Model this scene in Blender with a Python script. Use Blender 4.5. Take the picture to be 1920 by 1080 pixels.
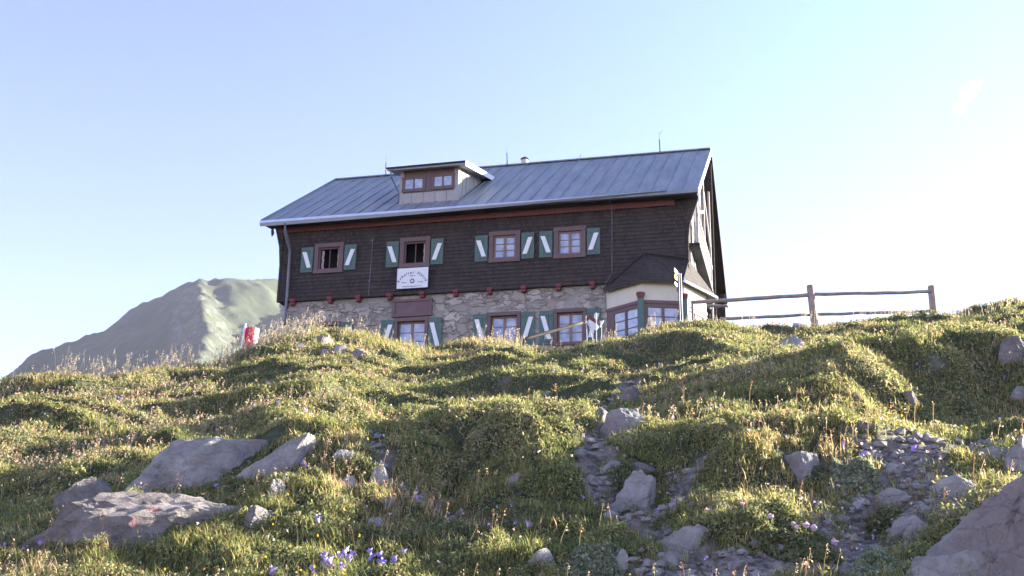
import bpy, math, random
import numpy as np
from mathutils import Vector, Matrix
for o in list(bpy.data.objects): bpy.data.objects.remove(o)
SC = bpy.context.scene; COL = SC.collection
rad = math.radians
# ---------------------------------------------------------------- camera
cam_d = bpy.data.cameras.new('camera'); cam = bpy.data.objects.new('camera', cam_d); COL.objects.link(cam); SC.camera = cam
cam_d.sensor_width = 36; cam_d.lens = 41.25; cam_d.clip_start = .1; cam_d.clip_end = 20000
_y, _p, _r = -.2465, .2996, .0171
_f = Vector((math.sin(_y)*math.cos(_p), math.cos(_y)*math.cos(_p), math.sin(_p)))
_rt = Vector((math.cos(_y), -math.sin(_y), 0)); _up = _rt.cross(_f)
_r2 = math.cos(_r)*_rt+math.sin(_r)*_up; _u2 = -math.sin(_r)*_rt+math.cos(_r)*_up
cam.matrix_world = Matrix((( _r2.x, _u2.x, -_f.x, 0), (_r2.y, _u2.y, -_f.y, 0), (_r2.z, _u2.z, -_f.z, 0), (0, 0, 0, 1)))
# ---------------------------------------------------------------- light
SUN_EL = rad(15.5); SUN_AZ = rad(58)            # azimuth from +Y towards +X
SUN = Vector((math.sin(SUN_AZ)*math.cos(SUN_EL), math.cos(SUN_AZ)*math.cos(SUN_EL), math.sin(SUN_EL)))
sd = bpy.data.lights.new('sun', 'SUN'); sun = bpy.data.objects.new('sun', sd); COL.objects.link(sun)
sd.energy = 5.0; sd.angle = rad(.5); sd.color = (1, .93, .80)
sun.rotation_euler = SUN.to_track_quat('Z', 'Y').to_euler()
W = bpy.data.worlds.new('World'); SC.world = W; W.use_nodes = True
nt = W.node_tree; nt.nodes.clear()
sky = nt.nodes.new('ShaderNodeTexSky'); sky.sky_type = 'NISHITA'; sky.sun_disc = False
sky.sun_elevation = SUN_EL; sky.sun_rotation = SUN_AZ; sky.altitude = 2000; sky.air_density = 1.0; sky.dust_density = .3; sky.ozone_density = 3.0
tint = nt.nodes.new('ShaderNodeMix'); tint.data_type = 'RGBA'; tint.blend_type = 'MULTIPLY'; tint.inputs[0].default_value = 1
tint.inputs[7].default_value = (1.22, .845, .88, 1)
bg = nt.nodes.new('ShaderNodeBackground'); bg.inputs[1].default_value = .084
ow = nt.nodes.new('ShaderNodeOutputWorld')
# bright aureole of thin mist around the sun
wc = nt.nodes.new('ShaderNodeTexCoord'); dt = nt.nodes.new('ShaderNodeVectorMath'); dt.operation = 'DOT_PRODUCT'; dt.inputs[1].default_value = SUN; nt.links.new(wc.outputs['Generated'], dt.inputs[0])
mr_ = nt.nodes.new('ShaderNodeMapRange'); mr_.inputs[1].default_value = -.1; mr_.inputs[2].default_value = .9; nt.links.new(dt.outputs['Value'], mr_.inputs[0])
pw = nt.nodes.new('ShaderNodeMath'); pw.operation = 'POWER'; pw.inputs[1].default_value = 3.5; nt.links.new(mr_.outputs[0], pw.inputs[0])
au = nt.nodes.new('ShaderNodeMix'); au.data_type = 'RGBA'; au.inputs[6].default_value = (0, 0, 0, 1); au.inputs[7].default_value = (.25, .95, .9, 1); nt.links.new(pw.outputs[0], au.inputs[0])
sm_ = nt.nodes.new('ShaderNodeMix'); sm_.data_type = 'RGBA'; sm_.blend_type = 'ADD'; sm_.inputs[0].default_value = 1; nt.links.new(tint.outputs[2], sm_.inputs[6]); nt.links.new(au.outputs[2], sm_.inputs[7])
nt.links.new(sky.outputs[0], tint.inputs[6]); nt.links.new(sm_.outputs[2], bg.inputs[0]); nt.links.new(bg.outputs[0], ow.inputs[0])
SC.render.engine = 'CYCLES'
SC.view_settings.view_transform = 'Standard'; SC.view_settings.look = 'None'; SC.view_settings.gamma = 1
SC.view_settings.exposure = 2.76
SC.cycles.max_bounces = 6; SC.cycles.transparent_max_bounces = 40
# ---------------------------------------------------------------- helpers
def tag(o, label=None, cat=None, group=None, kind=None):
    if label: o['label'] = label
    if cat: o['category'] = cat
    if group: o['group'] = group
    if kind: o['kind'] = kind
    return o
def thing(name, label, cat, loc=(0, 0, 0), group=None):
    o = bpy.data.objects.new(name, None); COL.objects.link(o); o.location = loc; o.empty_display_size = .2
    return tag(o, label, cat, group)
def wloc(o):
    v = Vector((0, 0, 0))
    while o is not None: v += o.location; o = o.parent
    return v
def link(name, me, mats, parent=None, loc=None):
    """mesh given in world coordinates; origin moved to loc, or to the parent's origin"""
    o = bpy.data.objects.new(name, me); COL.objects.link(o)
    org = Vector(loc) if loc is not None else (wloc(parent) if parent is not None else Vector((0, 0, 0)))
    if org.length > 0: me.transform(Matrix.Translation(-org))
    if parent is not None:
        o.parent = parent; o.location = org-wloc(parent)
    else: o.location = org
    for m in (mats if isinstance(mats, (list, tuple)) else [mats]): me.materials.append(m)
    return o
HY = 37.96
class MB:
    def __init__(s, oy=0.0): s.v = []; s.f = []; s.mi = []; s.oy = oy
    def add(s, vs, fs, m=0):
        b = len(s.v); s.v += [(x, y+s.oy, z) for x, y, z in vs]
        for f in fs: s.f.append(tuple(b+i for i in f)); s.mi.append(m)
        return s
    def box(s, x0, x1, y0, y1, z0, z1, m=0):
        return s.add([(x0, y0, z0), (x1, y0, z0), (x1, y1, z0), (x0, y1, z0), (x0, y0, z1), (x1, y0, z1), (x1, y1, z1), (x0, y1, z1)],
              [(0, 3, 2, 1), (4, 5, 6, 7), (0, 1, 5, 4), (1, 2, 6, 5), (2, 3, 7, 6), (3, 0, 4, 7)], m)
    def prism(s, pts, d, m=0):
        n = len(pts); d = Vector(d); q = [tuple(Vector(p)+d) for p in pts]
        return s.add(list(pts)+q, [tuple(range(n))[::-1], tuple(range(n, 2*n))]+[(i, (i+1) % n, n+(i+1) % n, n+i) for i in range(n)], m)
    def beam(s, a, b, w, h, m=0, up=(0, 0, 1)):
        a = Vector(a); b = Vector(b); d = (b-a).normalized(); u = Vector(up)
        if abs(d.dot(u)) > .98: u = Vector((0, 1, 0))
        r = d.cross(u).normalized()*w/2; u = r.cross(d).normalized()*h/2
        vs = [tuple(p+c) for p in (a, b) for c in (-r-u, r-u, r+u, -r+u)]
        return s.add(vs, [(0, 1, 2, 3), (7, 6, 5, 4), (0, 4, 5, 1), (1, 5, 6, 2), (2, 6, 7, 3), (3, 7, 4, 0)], m)
    def tube(s, path, r, n=8, m=0, cap=True):
        P = [Vector(p) for p in path]; rs = r if isinstance(r, (list, tuple)) else [r]*len(P); vs = []; fs = []
        for i, p in enumerate(P):
            d = (P[min(i+1, len(P)-1)]-P[max(i-1, 0)]).normalized(); u = Vector((0, 0, 1)) if abs(d.z) < .9 else Vector((1, 0, 0))
            a = d.cross(u).normalized(); b = d.cross(a)
            for k in range(n):
                t = 2*math.pi*k/n; vs.append(tuple(p+(a*math.cos(t)+b*math.sin(t))*rs[i]))
        for i in range(len(P)-1):
            for k in range(n): fs.append((i*n+k, i*n+(k+1) % n, (i+1)*n+(k+1) % n, (i+1)*n+k))
        if cap: fs.append(tuple(range(n))[::-1]); fs.append(tuple((len(P)-1)*n+k for k in range(n)))
        return s.add(vs, fs, m)
    def build(s, name, mats, parent=None, loc=None, smooth=False):
        me = bpy.data.meshes.new(name); me.from_pydata(s.v, [], s.f); me.update()
        for p, m in zip(me.polygons, s.mi): p.material_index = m; p.use_smooth = smooth
        return link(name, me, mats, parent, loc)
# ---------------------------------------------------------------- materials
def mat(name, col, rough=.8, noise=None, col2=None, scale=5, bump=0, bscale=None, metal=0, spec=.3, transl=0, stretch=(1, 1, 1), detail=6):
    m = bpy.data.materials.new(name); m.use_nodes = True; t = m.node_tree; N = t.nodes; L = t.links
    b = N['Principled BSDF']; b.inputs['Base Color'].default_value = (*col, 1); b.inputs['Roughness'].default_value = rough
    b.inputs['Metallic'].default_value = metal; b.inputs['Specular IOR Level'].default_value = spec
    tc = N.new('ShaderNodeTexCoord'); mp = N.new('ShaderNodeMapping'); mp.inputs['Scale'].default_value = stretch; L.new(tc.outputs['Object'], mp.inputs[0])
    if col2 is not None:
        n = N.new('ShaderNodeTexNoise'); n.inputs['Scale'].default_value = scale; n.inputs['Detail'].default_value = detail; n.inputs['Roughness'].default_value = .65
        L.new(mp.outputs[0], n.inputs[0]); r = N.new('ShaderNodeValToRGB'); r.color_ramp.elements[0].position = .35; r.color_ramp.elements[1].position = .65
        r.color_ramp.elements[0].color = (*col, 1); r.color_ramp.elements[1].color = (*col2, 1); L.new(n.outputs[0], r.inputs[0]); L.new(r.outputs[0], b.inputs['Base Color'])
    if bump:
        n2 = N.new('ShaderNodeTexNoise'); n2.inputs['Scale'].default_value = bscale or scale*3; n2.inputs['Detail'].default_value = 8
        L.new(mp.outputs[0], n2.inputs[0]); bp = N.new('ShaderNodeBump'); bp.inputs['Strength'].default_value = bump; bp.inputs['Distance'].default_value = .05
        L.new(n2.outputs[0], bp.inputs['Height']); L.new(bp.outputs[0], b.inputs['Normal'])
    return m
def plant_mat(name, transl=.45, rough=.7):
    m = bpy.data.materials.new(name); m.use_nodes = True; t = m.node_tree; N = t.nodes; L = t.links
    b = N['Principled BSDF']; b.inputs['Roughness'].default_value = rough; b.inputs['Specular IOR Level'].default_value = .15
    a = N.new('ShaderNodeAttribute'); a.attribute_name = 'tone'; L.new(a.outputs['Color'], b.inputs['Base Color'])
    tr = N.new('ShaderNodeBsdfTranslucent'); g = N.new('ShaderNodeMix'); g.data_type = 'RGBA'; g.blend_type = 'MULTIPLY'; g.inputs[0].default_value = 1
    g.inputs[7].default_value = (1.45, 1.38, 1.1, 1); L.new(a.outputs['Color'], g.inputs[6]); L.new(g.outputs[2], tr.inputs[0])
    mx = N.new('ShaderNodeMixShader'); mx.inputs[0].default_value = transl; L.new(b.outputs[0], mx.inputs[1]); L.new(tr.outputs[0], mx.inputs[2])
    L.new(mx.outputs[0], N['Material Output'].inputs[0]); return m
def nodes(m): return m.node_tree.nodes, m.node_tree.links
M = {}
M['frame'] = mat('painted_red_brown_wood', (.115, .078, .08), .6, col2=(.16, .105, .105), scale=9, stretch=(1, 1, 5), bump=.2)
M['sash'] = mat('sash_wood', (.19, .12, .10), .55, col2=(.25, .165, .135), scale=8)
M['dark'] = mat('interior_shade', (.012, .011, .010), .9)  # shade of the unlit rooms put into a near-black colour
M['curtain'] = mat('curtain_cloth', (.62, .60, .58), .9, col2=(.5, .3, .3), scale=26, detail=1)
M['green'] = mat('green_painted_shutter', (.070, .125, .115), .6, col2=(.09, .15, .135), scale=6, bump=.15)
M['white'] = mat('white_paint', (.66, .68, .70), .55, col2=(.74, .75, .77), scale=7)
M['cream'] = mat('cream_render', (.53, .51, .42), .85, col2=(.58, .56, .47), scale=3, bump=.2, bscale=40)
M['red'] = mat('red_painted_wood', (.135, .03, .033), .6, col2=(.19, .045, .045), scale=9, bump=.2)
M['redtrim'] = mat('faded_red_trim', (.125, .045, .042), .65, col2=(.17, .062, .058), scale=9)
M['metal'] = mat('galvanised_metal', (.50, .54, .62), .35, col2=(.58, .61, .68), scale=2, metal=.6)
M['pipe'] = mat('grey_metal_pipe', (.13, .13, .16), .5, col2=(.17, .17, .20), scale=4, metal=.5)
M['iron'] = mat('dark_iron', (.03, .03, .04), .6)
M['plaster'] = mat('grey_chimney_render', (.38, .37, .36), .9, col2=(.46, .45, .44), scale=5)
M['clad'] = mat('pale_sheet_cladding', (.30, .285, .28), .6, col2=(.36, .345, .33), scale=3)
M['oldwood'] = mat('weathered_fence_wood', (.21, .165, .145), .85, col2=(.33, .27, .235), scale=5, stretch=(1, 1, 1), bump=.6, bscale=16)
M['palewood'] = mat('pale_balcony_wood', (.42, .39, .36), .7, col2=(.55, .51, .47), scale=8, bump=.2)
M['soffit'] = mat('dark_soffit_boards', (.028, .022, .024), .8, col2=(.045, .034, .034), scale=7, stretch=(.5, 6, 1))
M['stem'] = mat('green_stem', (.10, .14, .04), .7)
M['purple'] = mat('bellflower_petals', (.30, .24, .62), .6, col2=(.38, .32, .72), scale=60)
M['pink'] = mat('clover_head', (.52, .34, .42), .7, col2=(.62, .46, .52), scale=80)
M['yellowf'] = mat('yellow_petals', (.62, .42, .03), .6, col2=(.7, .5, .08), scale=60)
M['flagred'] = mat('flag_red_cloth', (.62, .03, .10), .7, col2=(.7, .05, .13), scale=5)
M['flagwhite'] = mat('flag_white_cloth', (.72, .66, .68), .7)
M['blue'] = mat('blue_panel', (.05, .06, .28), .6)
M['yellowp'] = mat('yellow_sign_paint', (.62, .50, .08), .6)
M['ink'] = mat('black_lettering', (.02, .02, .045), .7)
M['emblem'] = mat('grey_emblem', (.16, .16, .17), .7)
# glass with the pale curtains behind it
M['glass'] = mat('window_glass', (.22, .26, .38), .12, col2=(.46, .50, .60), scale=2.2, spec=.9, detail=2)
# shingles
def shingle_mat():
    m = mat('dark_shingles', (.030, .022, .020), .85); N, L = nodes(m); b = N['Principled BSDF']
    tc = N.new('ShaderNodeTexCoord'); sx = N.new('ShaderNodeSeparateXYZ'); L.new(tc.outputs['Object'], sx.inputs[0])
    ad = N.new('ShaderNodeMath'); ad.operation = 'ADD'; L.new(sx.outputs[0], ad.inputs[0]); L.new(sx.outputs[1], ad.inputs[1])
    cx = N.new('ShaderNodeCombineXYZ'); L.new(ad.outputs[0], cx.inputs[0]); L.new(sx.outputs[2], cx.inputs[1])
    br = N.new('ShaderNodeTexBrick'); br.inputs['Scale'].default_value = 1; br.inputs['Brick Width'].default_value = .11; br.inputs['Row Height'].default_value = .14
    br.inputs['Mortar Size'].default_value = .006; br.inputs['Color1'].default_value = (.058, .046, .042, 1); br.inputs['Color2'].default_value = (.028, .023, .023, 1); br.inputs['Mortar'].default_value = (.006, .005, .006, 1)
    br.inputs['Bias'].default_value = -.1; L.new(cx.outputs[0], br.inputs[0])
    n = N.new('ShaderNodeTexNoise'); n.inputs['Scale'].default_value = 1.1; n.inputs['Detail'].default_value = 5; L.new(tc.outputs['Object'], n.inputs[0])
    mx = N.new('ShaderNodeMix'); mx.data_type = 'RGBA'; mx.blend_type = 'MIX'; r = N.new('ShaderNodeMapRange'); r.inputs[1].default_value = .4; r.inputs[2].default_value = .75; r.inputs[4].default_value = .45
    L.new(n.outputs[0], r.inputs[0]); L.new(r.outputs[0], mx.inputs[0]); L.new(br.outputs[0], mx.inputs[6]); mx.inputs[7].default_value = (.075, .060, .056, 1)
    L.new(mx.outputs[2], b.inputs['Base Color']); bp = N.new('ShaderNodeBump'); bp.inputs['Strength'].default_value = .5; bp.inputs['Distance'].default_value = .02
    L.new(br.outputs['Fac'], bp.inputs['Height']); bp.invert = True; L.new(bp.outputs[0], b.inputs['Normal']); return m
M['shingle'] = shingle_mat()
def stone_mat():
    m = mat('rubble_stone', (.3, .29, .28), .9); N, L = nodes(m); b = N['Principled BSDF']
    tc = N.new('ShaderNodeTexCoord'); mp = N.new('ShaderNodeMapping'); mp.inputs['Scale'].default_value = (1, 1, 1.6); L.new(tc.outputs['Object'], mp.inputs[0])
    wn = N.new('ShaderNodeTexNoise'); wn.inputs['Scale'].default_value = 3; L.new(mp.outputs[0], wn.inputs[0])
    va = N.new('ShaderNodeVectorMath'); va.operation = 'MULTIPLY_ADD'; L.new(wn.outputs['Color'], va.inputs[0]); va.inputs[1].default_value = (.75, .75, .75); L.new(mp.outputs[0], va.inputs[2])
    v1 = N.new('ShaderNodeTexVoronoi'); v1.feature = 'DISTANCE_TO_EDGE'; v1.inputs['Scale'].default_value = 2.1; L.new(va.outputs[0], v1.inputs[0])
    v2 = N.new('ShaderNodeTexVoronoi'); v2.inputs['Scale'].default_value = 2.1; L.new(va.outputs[0], v2.inputs[0])
    cr = N.new('ShaderNodeValToRGB'); e = cr.color_ramp.elements; e[0].color = (.27, .245, .205, 1); e[1].color = (.47, .44, .385, 1); e.new(.45).color = (.31, .285, .245, 1); e.new(.75).color = (.37, .34, .295, 1)
    sp = N.new('ShaderNodeSeparateColor'); L.new(v2.outputs['Color'], sp.inputs[0]); L.new(sp.outputs[0], cr.inputs[0])
    mr = N.new('ShaderNodeMapRange'); mr.inputs[1].default_value = .02; mr.inputs[2].default_value = .10; L.new(v1.outputs[0], mr.inputs[0])
    big = N.new('ShaderNodeTexNoise'); big.inputs['Scale'].default_value = .9; big.inputs['Detail'].default_value = 3; L.new(mp.outputs[0], big.inputs[0])
    ramp = N.new('ShaderNodeMapRange'); ramp.inputs[1].default_value = .42; ramp.inputs[2].default_value = .60; L.new(big.outputs[0], ramp.inputs[0])
    mo = N.new('ShaderNodeMix'); mo.data_type = 'RGBA'; mo.inputs[6].default_value = (.23, .21, .19, 1); mo.inputs[7].default_value = (.30, .275, .25, 1); L.new(ramp.outputs[0], mo.inputs[0])
    ml = N.new('ShaderNodeMath'); ml.operation = 'MULTIPLY'; L.new(mr.outputs[0], ml.inputs[0])
    inv = N.new('ShaderNodeMapRange'); inv.inputs[3].default_value = 1; inv.inputs[4].default_value = .3; L.new(ramp.outputs[0], inv.inputs[0]); L.new(inv.outputs[0], ml.inputs[1])
    mx = N.new('ShaderNodeMix'); mx.data_type = 'RGBA'; L.new(ml.outputs[0], mx.inputs[0]); L.new(mo.outputs[2], mx.inputs[6]); L.new(cr.outputs[0], mx.inputs[7])
    L.new(mx.outputs[2], b.inputs['Base Color']); bp = N.new('ShaderNodeBump'); bp.inputs['Strength'].default_value = .8; bp.inputs['Distance'].default_value = .06
    L.new(ml.outputs[0], bp.inputs['Height']); L.new(bp.outputs[0], b.inputs['Normal']); return m
M['stone'] = stone_mat()
def roof_mat():
    m = mat('standing_seam_roof', (.16, .18, .21), .5, col2=(.27, .285, .31), scale=1.0, metal=.15, spec=.4, stretch=(3.5, .45, .45), detail=9)
    N, L = nodes(m); b = N['Principled BSDF']
    tc = N.new('ShaderNodeTexCoord'); mp = N.new('ShaderNodeMapping'); mp.inputs['Scale'].default_value = (7, .7, .7); L.new(tc.outputs['Object'], mp.inputs[0])
    n = N.new('ShaderNodeTexNoise'); n.inputs['Scale'].default_value = .8; n.inputs['Detail'].default_value = 6; L.new(mp.outputs[0], n.inputs[0])
    bp = N.new('ShaderNodeBump'); bp.inputs['Strength'].default_value = .35; bp.inputs['Distance'].default_value = .03; L.new(n.outputs[0], bp.inputs['Height']); L.new(bp.outputs[0], b.inputs['Normal'])
    return m
M['roof'] = roof_mat()
def rock_mat(name, c1, c2, warm=(.26, .20, .19), paint=()):
    m = mat(name, c1, .85); N, L = nodes(m); b = N['Principled BSDF']
    tc = N.new('ShaderNodeTexCoord'); gm = N.new('ShaderNodeNewGeometry')
    n = N.new('ShaderNodeTexNoise'); n.inputs['Scale'].default_value = 3.5; n.inputs['Detail'].default_value = 9; n.inputs['Roughness'].default_value = .7; L.new(gm.outputs['Position'], n.inputs[0])
    r = N.new('ShaderNodeValToRGB'); e = r.color_ramp.elements; e[0].position = .32; e[0].color = (*[c*.7 for c in c1], 1); e[1].position = .68; e[1].color = (*c2, 1); e.new(.5).color = (*c1, 1); L.new(n.outputs[0], r.inputs[0])
    n3 = N.new('ShaderNodeTexNoise'); n3.inputs['Scale'].default_value = 1.7; n3.inputs['Detail'].default_value = 4; L.new(gm.outputs['Position'], n3.inputs[0])
    mr = N.new('ShaderNodeMapRange'); mr.inputs[1].default_value = .56; mr.inputs[2].default_value = .68; mr.inputs[4].default_value = .6; L.new(n3.outputs[0], mr.inputs[0])
    mx = N.new('ShaderNodeMix'); mx.data_type = 'RGBA'; L.new(mr.outputs[0], mx.inputs[0]); L.new(r.outputs[0], mx.inputs[6]); mx.inputs[7].default_value = (*warm, 1)
    vo = N.new('ShaderNodeTexVoronoi'); vo.inputs['Scale'].default_value = 38; L.new(gm.outputs['Position'], vo.inputs[0])
    ms = N.new('ShaderNodeMapRange'); ms.inputs[1].default_value = .12; ms.inputs[2].default_value = .2; L.new(vo.outputs[0], ms.inputs[0])
    mz = N.new('ShaderNodeMix'); mz.data_type = 'RGBA'; mz.blend_type = 'MULTIPLY'; mz.inputs[0].default_value = .35; L.new(mx.outputs[2], mz.inputs[6]); L.new(ms.outputs[0], mz.inputs[7])
    out = mz.outputs[2]
    for (pp, pr, pc) in paint:   # worn trail paint, broken up where it has flaked off
        ds = N.new('ShaderNodeVectorMath'); ds.operation = 'DISTANCE'; L.new(gm.outputs['Position'], ds.inputs[0]); ds.inputs[1].default_value = pp
        nn = N.new('ShaderNodeTexNoise'); nn.inputs['Scale'].default_value = 30; nn.inputs['Detail'].default_value = 6; nn.inputs['Roughness'].default_value = .8; L.new(gm.outputs['Position'], nn.inputs[0])
        am = N.new('ShaderNodeMath'); am.operation = 'MULTIPLY_ADD'; L.new(nn.outputs[0], am.inputs[0]); am.inputs[1].default_value = pr*1.6; L.new(ds.outputs['Value'], am.inputs[2])
        mp2 = N.new('ShaderNodeMapRange'); mp2.inputs[1].default_value = pr*1.85; mp2.inputs[2].default_value = pr*1.55; mp2.inputs[4].default_value = .65; L.new(am.outputs[0], mp2.inputs[0])
        mq = N.new('ShaderNodeMix'); mq.data_type = 'RGBA'; L.new(mp2.outputs[0], mq.inputs[0]); L.new(out, mq.inputs[6]); mq.inputs[7].default_value = (*pc, 1); out = mq.outputs[2]
    L.new(out, b.inputs['Base Color'])
    n2 = N.new('ShaderNodeTexNoise'); n2.inputs['Scale'].default_value = 16; n2.inputs['Detail'].default_value = 10; n2.inputs['Roughness'].default_value = .72; L.new(gm.outputs['Position'], n2.inputs[0])
    bp = N.new('ShaderNodeBump'); bp.inputs['Strength'].default_value = 1; bp.inputs['Distance'].default_value = .05
    mpr = N.new('ShaderNodeMapping'); mpr.inputs['Scale'].default_value = (1, 1, 2.6); mpr.inputs['Rotation'].default_value = (.3, .5, 0); L.new(gm.outputs['Position'], mpr.inputs[0])
    nd = N.new('ShaderNodeVectorMath'); nd.operation = 'MULTIPLY_ADD'; L.new(n.outputs['Color'], nd.inputs[0]); nd.inputs[1].default_value = (.35, .35, .35); L.new(mpr.outputs[0], nd.inputs[2])
    vc = N.new('ShaderNodeTexVoronoi'); vc.feature = 'DISTANCE_TO_EDGE'; vc.inputs['Scale'].default_value = 3.2; L.new(nd.outputs[0], vc.inputs[0])
    mc = N.new('ShaderNodeMapRange'); mc.inputs[1].default_value = 0; mc.inputs[2].default_value = .025; L.new(vc.outputs[0], mc.inputs[0])
    ah = N.new('ShaderNodeMath'); ah.operation = 'MULTIPLY_ADD'; L.new(mc.outputs[0], ah.inputs[0]); ah.inputs[1].default_value = .10; L.new(n2.outputs[0], ah.inputs[2]); L.new(ah.outputs[0], bp.inputs['Height']); L.new(bp.outputs[0], b.inputs['Normal']); return m
M['rock'] = rock_mat('limestone', (.32, .30, .29), (.46, .435, .42))
M['rock2'] = rock_mat('brown_limestone', (.21, .185, .175), (.31, .28, .265), (.27, .17, .14))
M['leaf'] = plant_mat('leaf_tissue', .42); M['blade'] = plant_mat('grass_tissue', .5)
def ground_mat():
    m = mat('turf_and_soil', (.06, .07, .03), .95); N, L = nodes(m); b = N['Principled BSDF']
    a = N.new('ShaderNodeAttribute'); a.attribute_name = 'path'
    g = N.new('ShaderNodeNewGeometry')
    n = N.new('ShaderNodeTexNoise'); n.inputs['Scale'].default_value = 5; n.inputs['Detail'].default_value = 9; n.inputs['Roughness'].default_value = .75; L.new(g.outputs['Position'], n.inputs[0])
    r = N.new('ShaderNodeValToRGB'); e = r.color_ramp.elements; e[0].position = .33; e[0].color = (.03, .036, .02, 1); e[1].position = .7; e[1].color = (.14, .135, .075, 1); e.new(.5).color = (.065, .075, .038, 1); L.new(n.outputs[0], r.inputs[0])
    n2 = N.new('ShaderNodeTexNoise'); n2.inputs['Scale'].default_value = 22; n2.inputs['Detail'].default_value = 8; n2.inputs['Roughness'].default_value = .8; L.new(g.outputs['Position'], n2.inputs[0])
    r2 = N.new('ShaderNodeValToRGB'); e = r2.color_ramp.elements; e[0].position = .35; e[0].color = (.11, .09, .075, 1); e[1].position = .65; e[1].color = (.33, .29, .26, 1); L.new(n2.outputs[0], r2.inputs[0])
    mx = N.new('ShaderNodeMix'); mx.data_type = 'RGBA'; L.new(a.outputs['Fac'], mx.inputs[0]); L.new(r.outputs[0], mx.inputs[6]); L.new(r2.outputs[0], mx.inputs[7]); L.new(mx.outputs[2], b.inputs['Base Color'])
    bp = N.new('ShaderNodeBump'); bp.inputs['Strength'].default_value = 1; bp.inputs['Distance'].default_value = .03; L.new(n2.outputs[0], bp.inputs['Height']); L.new(bp.outputs[0], b.inputs['Normal']); return m
M['ground'] = ground_mat()
def hill_mat():
    m = mat('alpine_slope', (.1, .1, .07), .95); N, L = nodes(m); b = N['Principled BSDF']; g = N.new('ShaderNodeNewGeometry')
    n = N.new('ShaderNodeTexNoise'); n.inputs['Scale'].default_value = .02; n.inputs['Detail'].default_value = 12; n.inputs['Roughness'].default_value = .7; L.new(g.outputs['Position'], n.inputs[0])
    r = N.new('ShaderNodeValToRGB'); e = r.color_ramp.elements; e[0].position = .3; e[0].color = (.044, .052, .032, 1); e[1].position = .75; e[1].color = (.085, .098, .05, 1); e.new(.55).color = (.060, .072, .036, 1); L.new(n.outputs[0], r.inputs[0])
    at = N.new('ShaderNodeAttribute'); at.attribute_name = 'path'
    n2 = N.new('ShaderNodeTexNoise'); n2.inputs['Scale'].default_value = .07; n2.inputs['Detail'].default_value = 12; n2.inputs['Roughness'].default_value = .8; L.new(g.outputs['Position'], n2.inputs[0])
    ad = N.new('ShaderNodeMath'); ad.operation = 'MULTIPLY_ADD'; L.new(n2.outputs[0], ad.inputs[0]); ad.inputs[1].default_value = 1.6; L.new(at.outputs['Fac'], ad.inputs[2])
    mr = N.new('ShaderNodeMapRange'); mr.inputs[1].default_value = 1.15; mr.inputs[2].default_value = 1.4; L.new(ad.outputs[0], mr.inputs[0])
    mx = N.new('ShaderNodeMix'); mx.data_type = 'RGBA'; L.new(mr.outputs[0], mx.inputs[0]); L.new(r.outputs[0], mx.inputs[6]); mx.inputs[7].default_value = (.145, .14, .13, 1); L.new(mx.outputs[2], b.inputs['Base Color'])
    bp = N.new('ShaderNodeBump'); bp.inputs['Strength'].default_value = .8; bp.inputs['Distance'].default_value = 3; L.new(n2.outputs[0], bp.inputs['Height']); L.new(bp.outputs[0], b.inputs['Normal']); return m
M['hill'] = hill_mat()
# ---------------------------------------------------------------- survey of the place (metres)
CREST = [(-3.1, -9.5, 30), (-2.2, -7, 30), (-1.3, 0, 26), (-0.7671107705408874, 3.499913860570313, 24), (-0.6617476307324687, 4.567481854475428, 25), (-0.6115744284572338, 5.090969085359708, 26), (-0.5420543803253506, 5.632447932629784, 27), (-0.4995323365886892, 6.048805526562214, 28), (-0.4782195970318081, 6.497099014360724, 29), (-0.44334072183513945, 7.044300998237484, 30), (-0.4165301260893958, 7.193111787700405, 30), (-0.39378785530798005, 7.352029580612933, 30.5), (-0.3568471632311731, 7.380968865147191, 31), (-0.3197801449655873, 7.352493293577771, 31), (-0.28737516065114593, 7.744499844092753, 32), (-0.2454240080363035, 7.835987949551533, 32), (-0.1894207161428348, 7.916120570794897, 32), (-0.13362006366972662, 8.346757641333628, 33), (-0.09651632287680771, 9.036348971329465, 34.5), (-0.06894163119038797, 9.260035800217828, 35), (-0.00585830919617269, 9.587018180675669, 36.5), (0.02946058685678142, 9.572732650123887, 36.5), (0.06436113660208698, 9.79768245282244, 37), (0.10911635653908952, 9.881594000190901, 37), (0.15246725615418635, 9.626886375715657, 36), (0.18054704587537893, 9.609261695607334, 36), (0.3212377433275183, 9.40524175222344, 36), (1.1, 4, 34), (2.2, -7, 30)]
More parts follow.
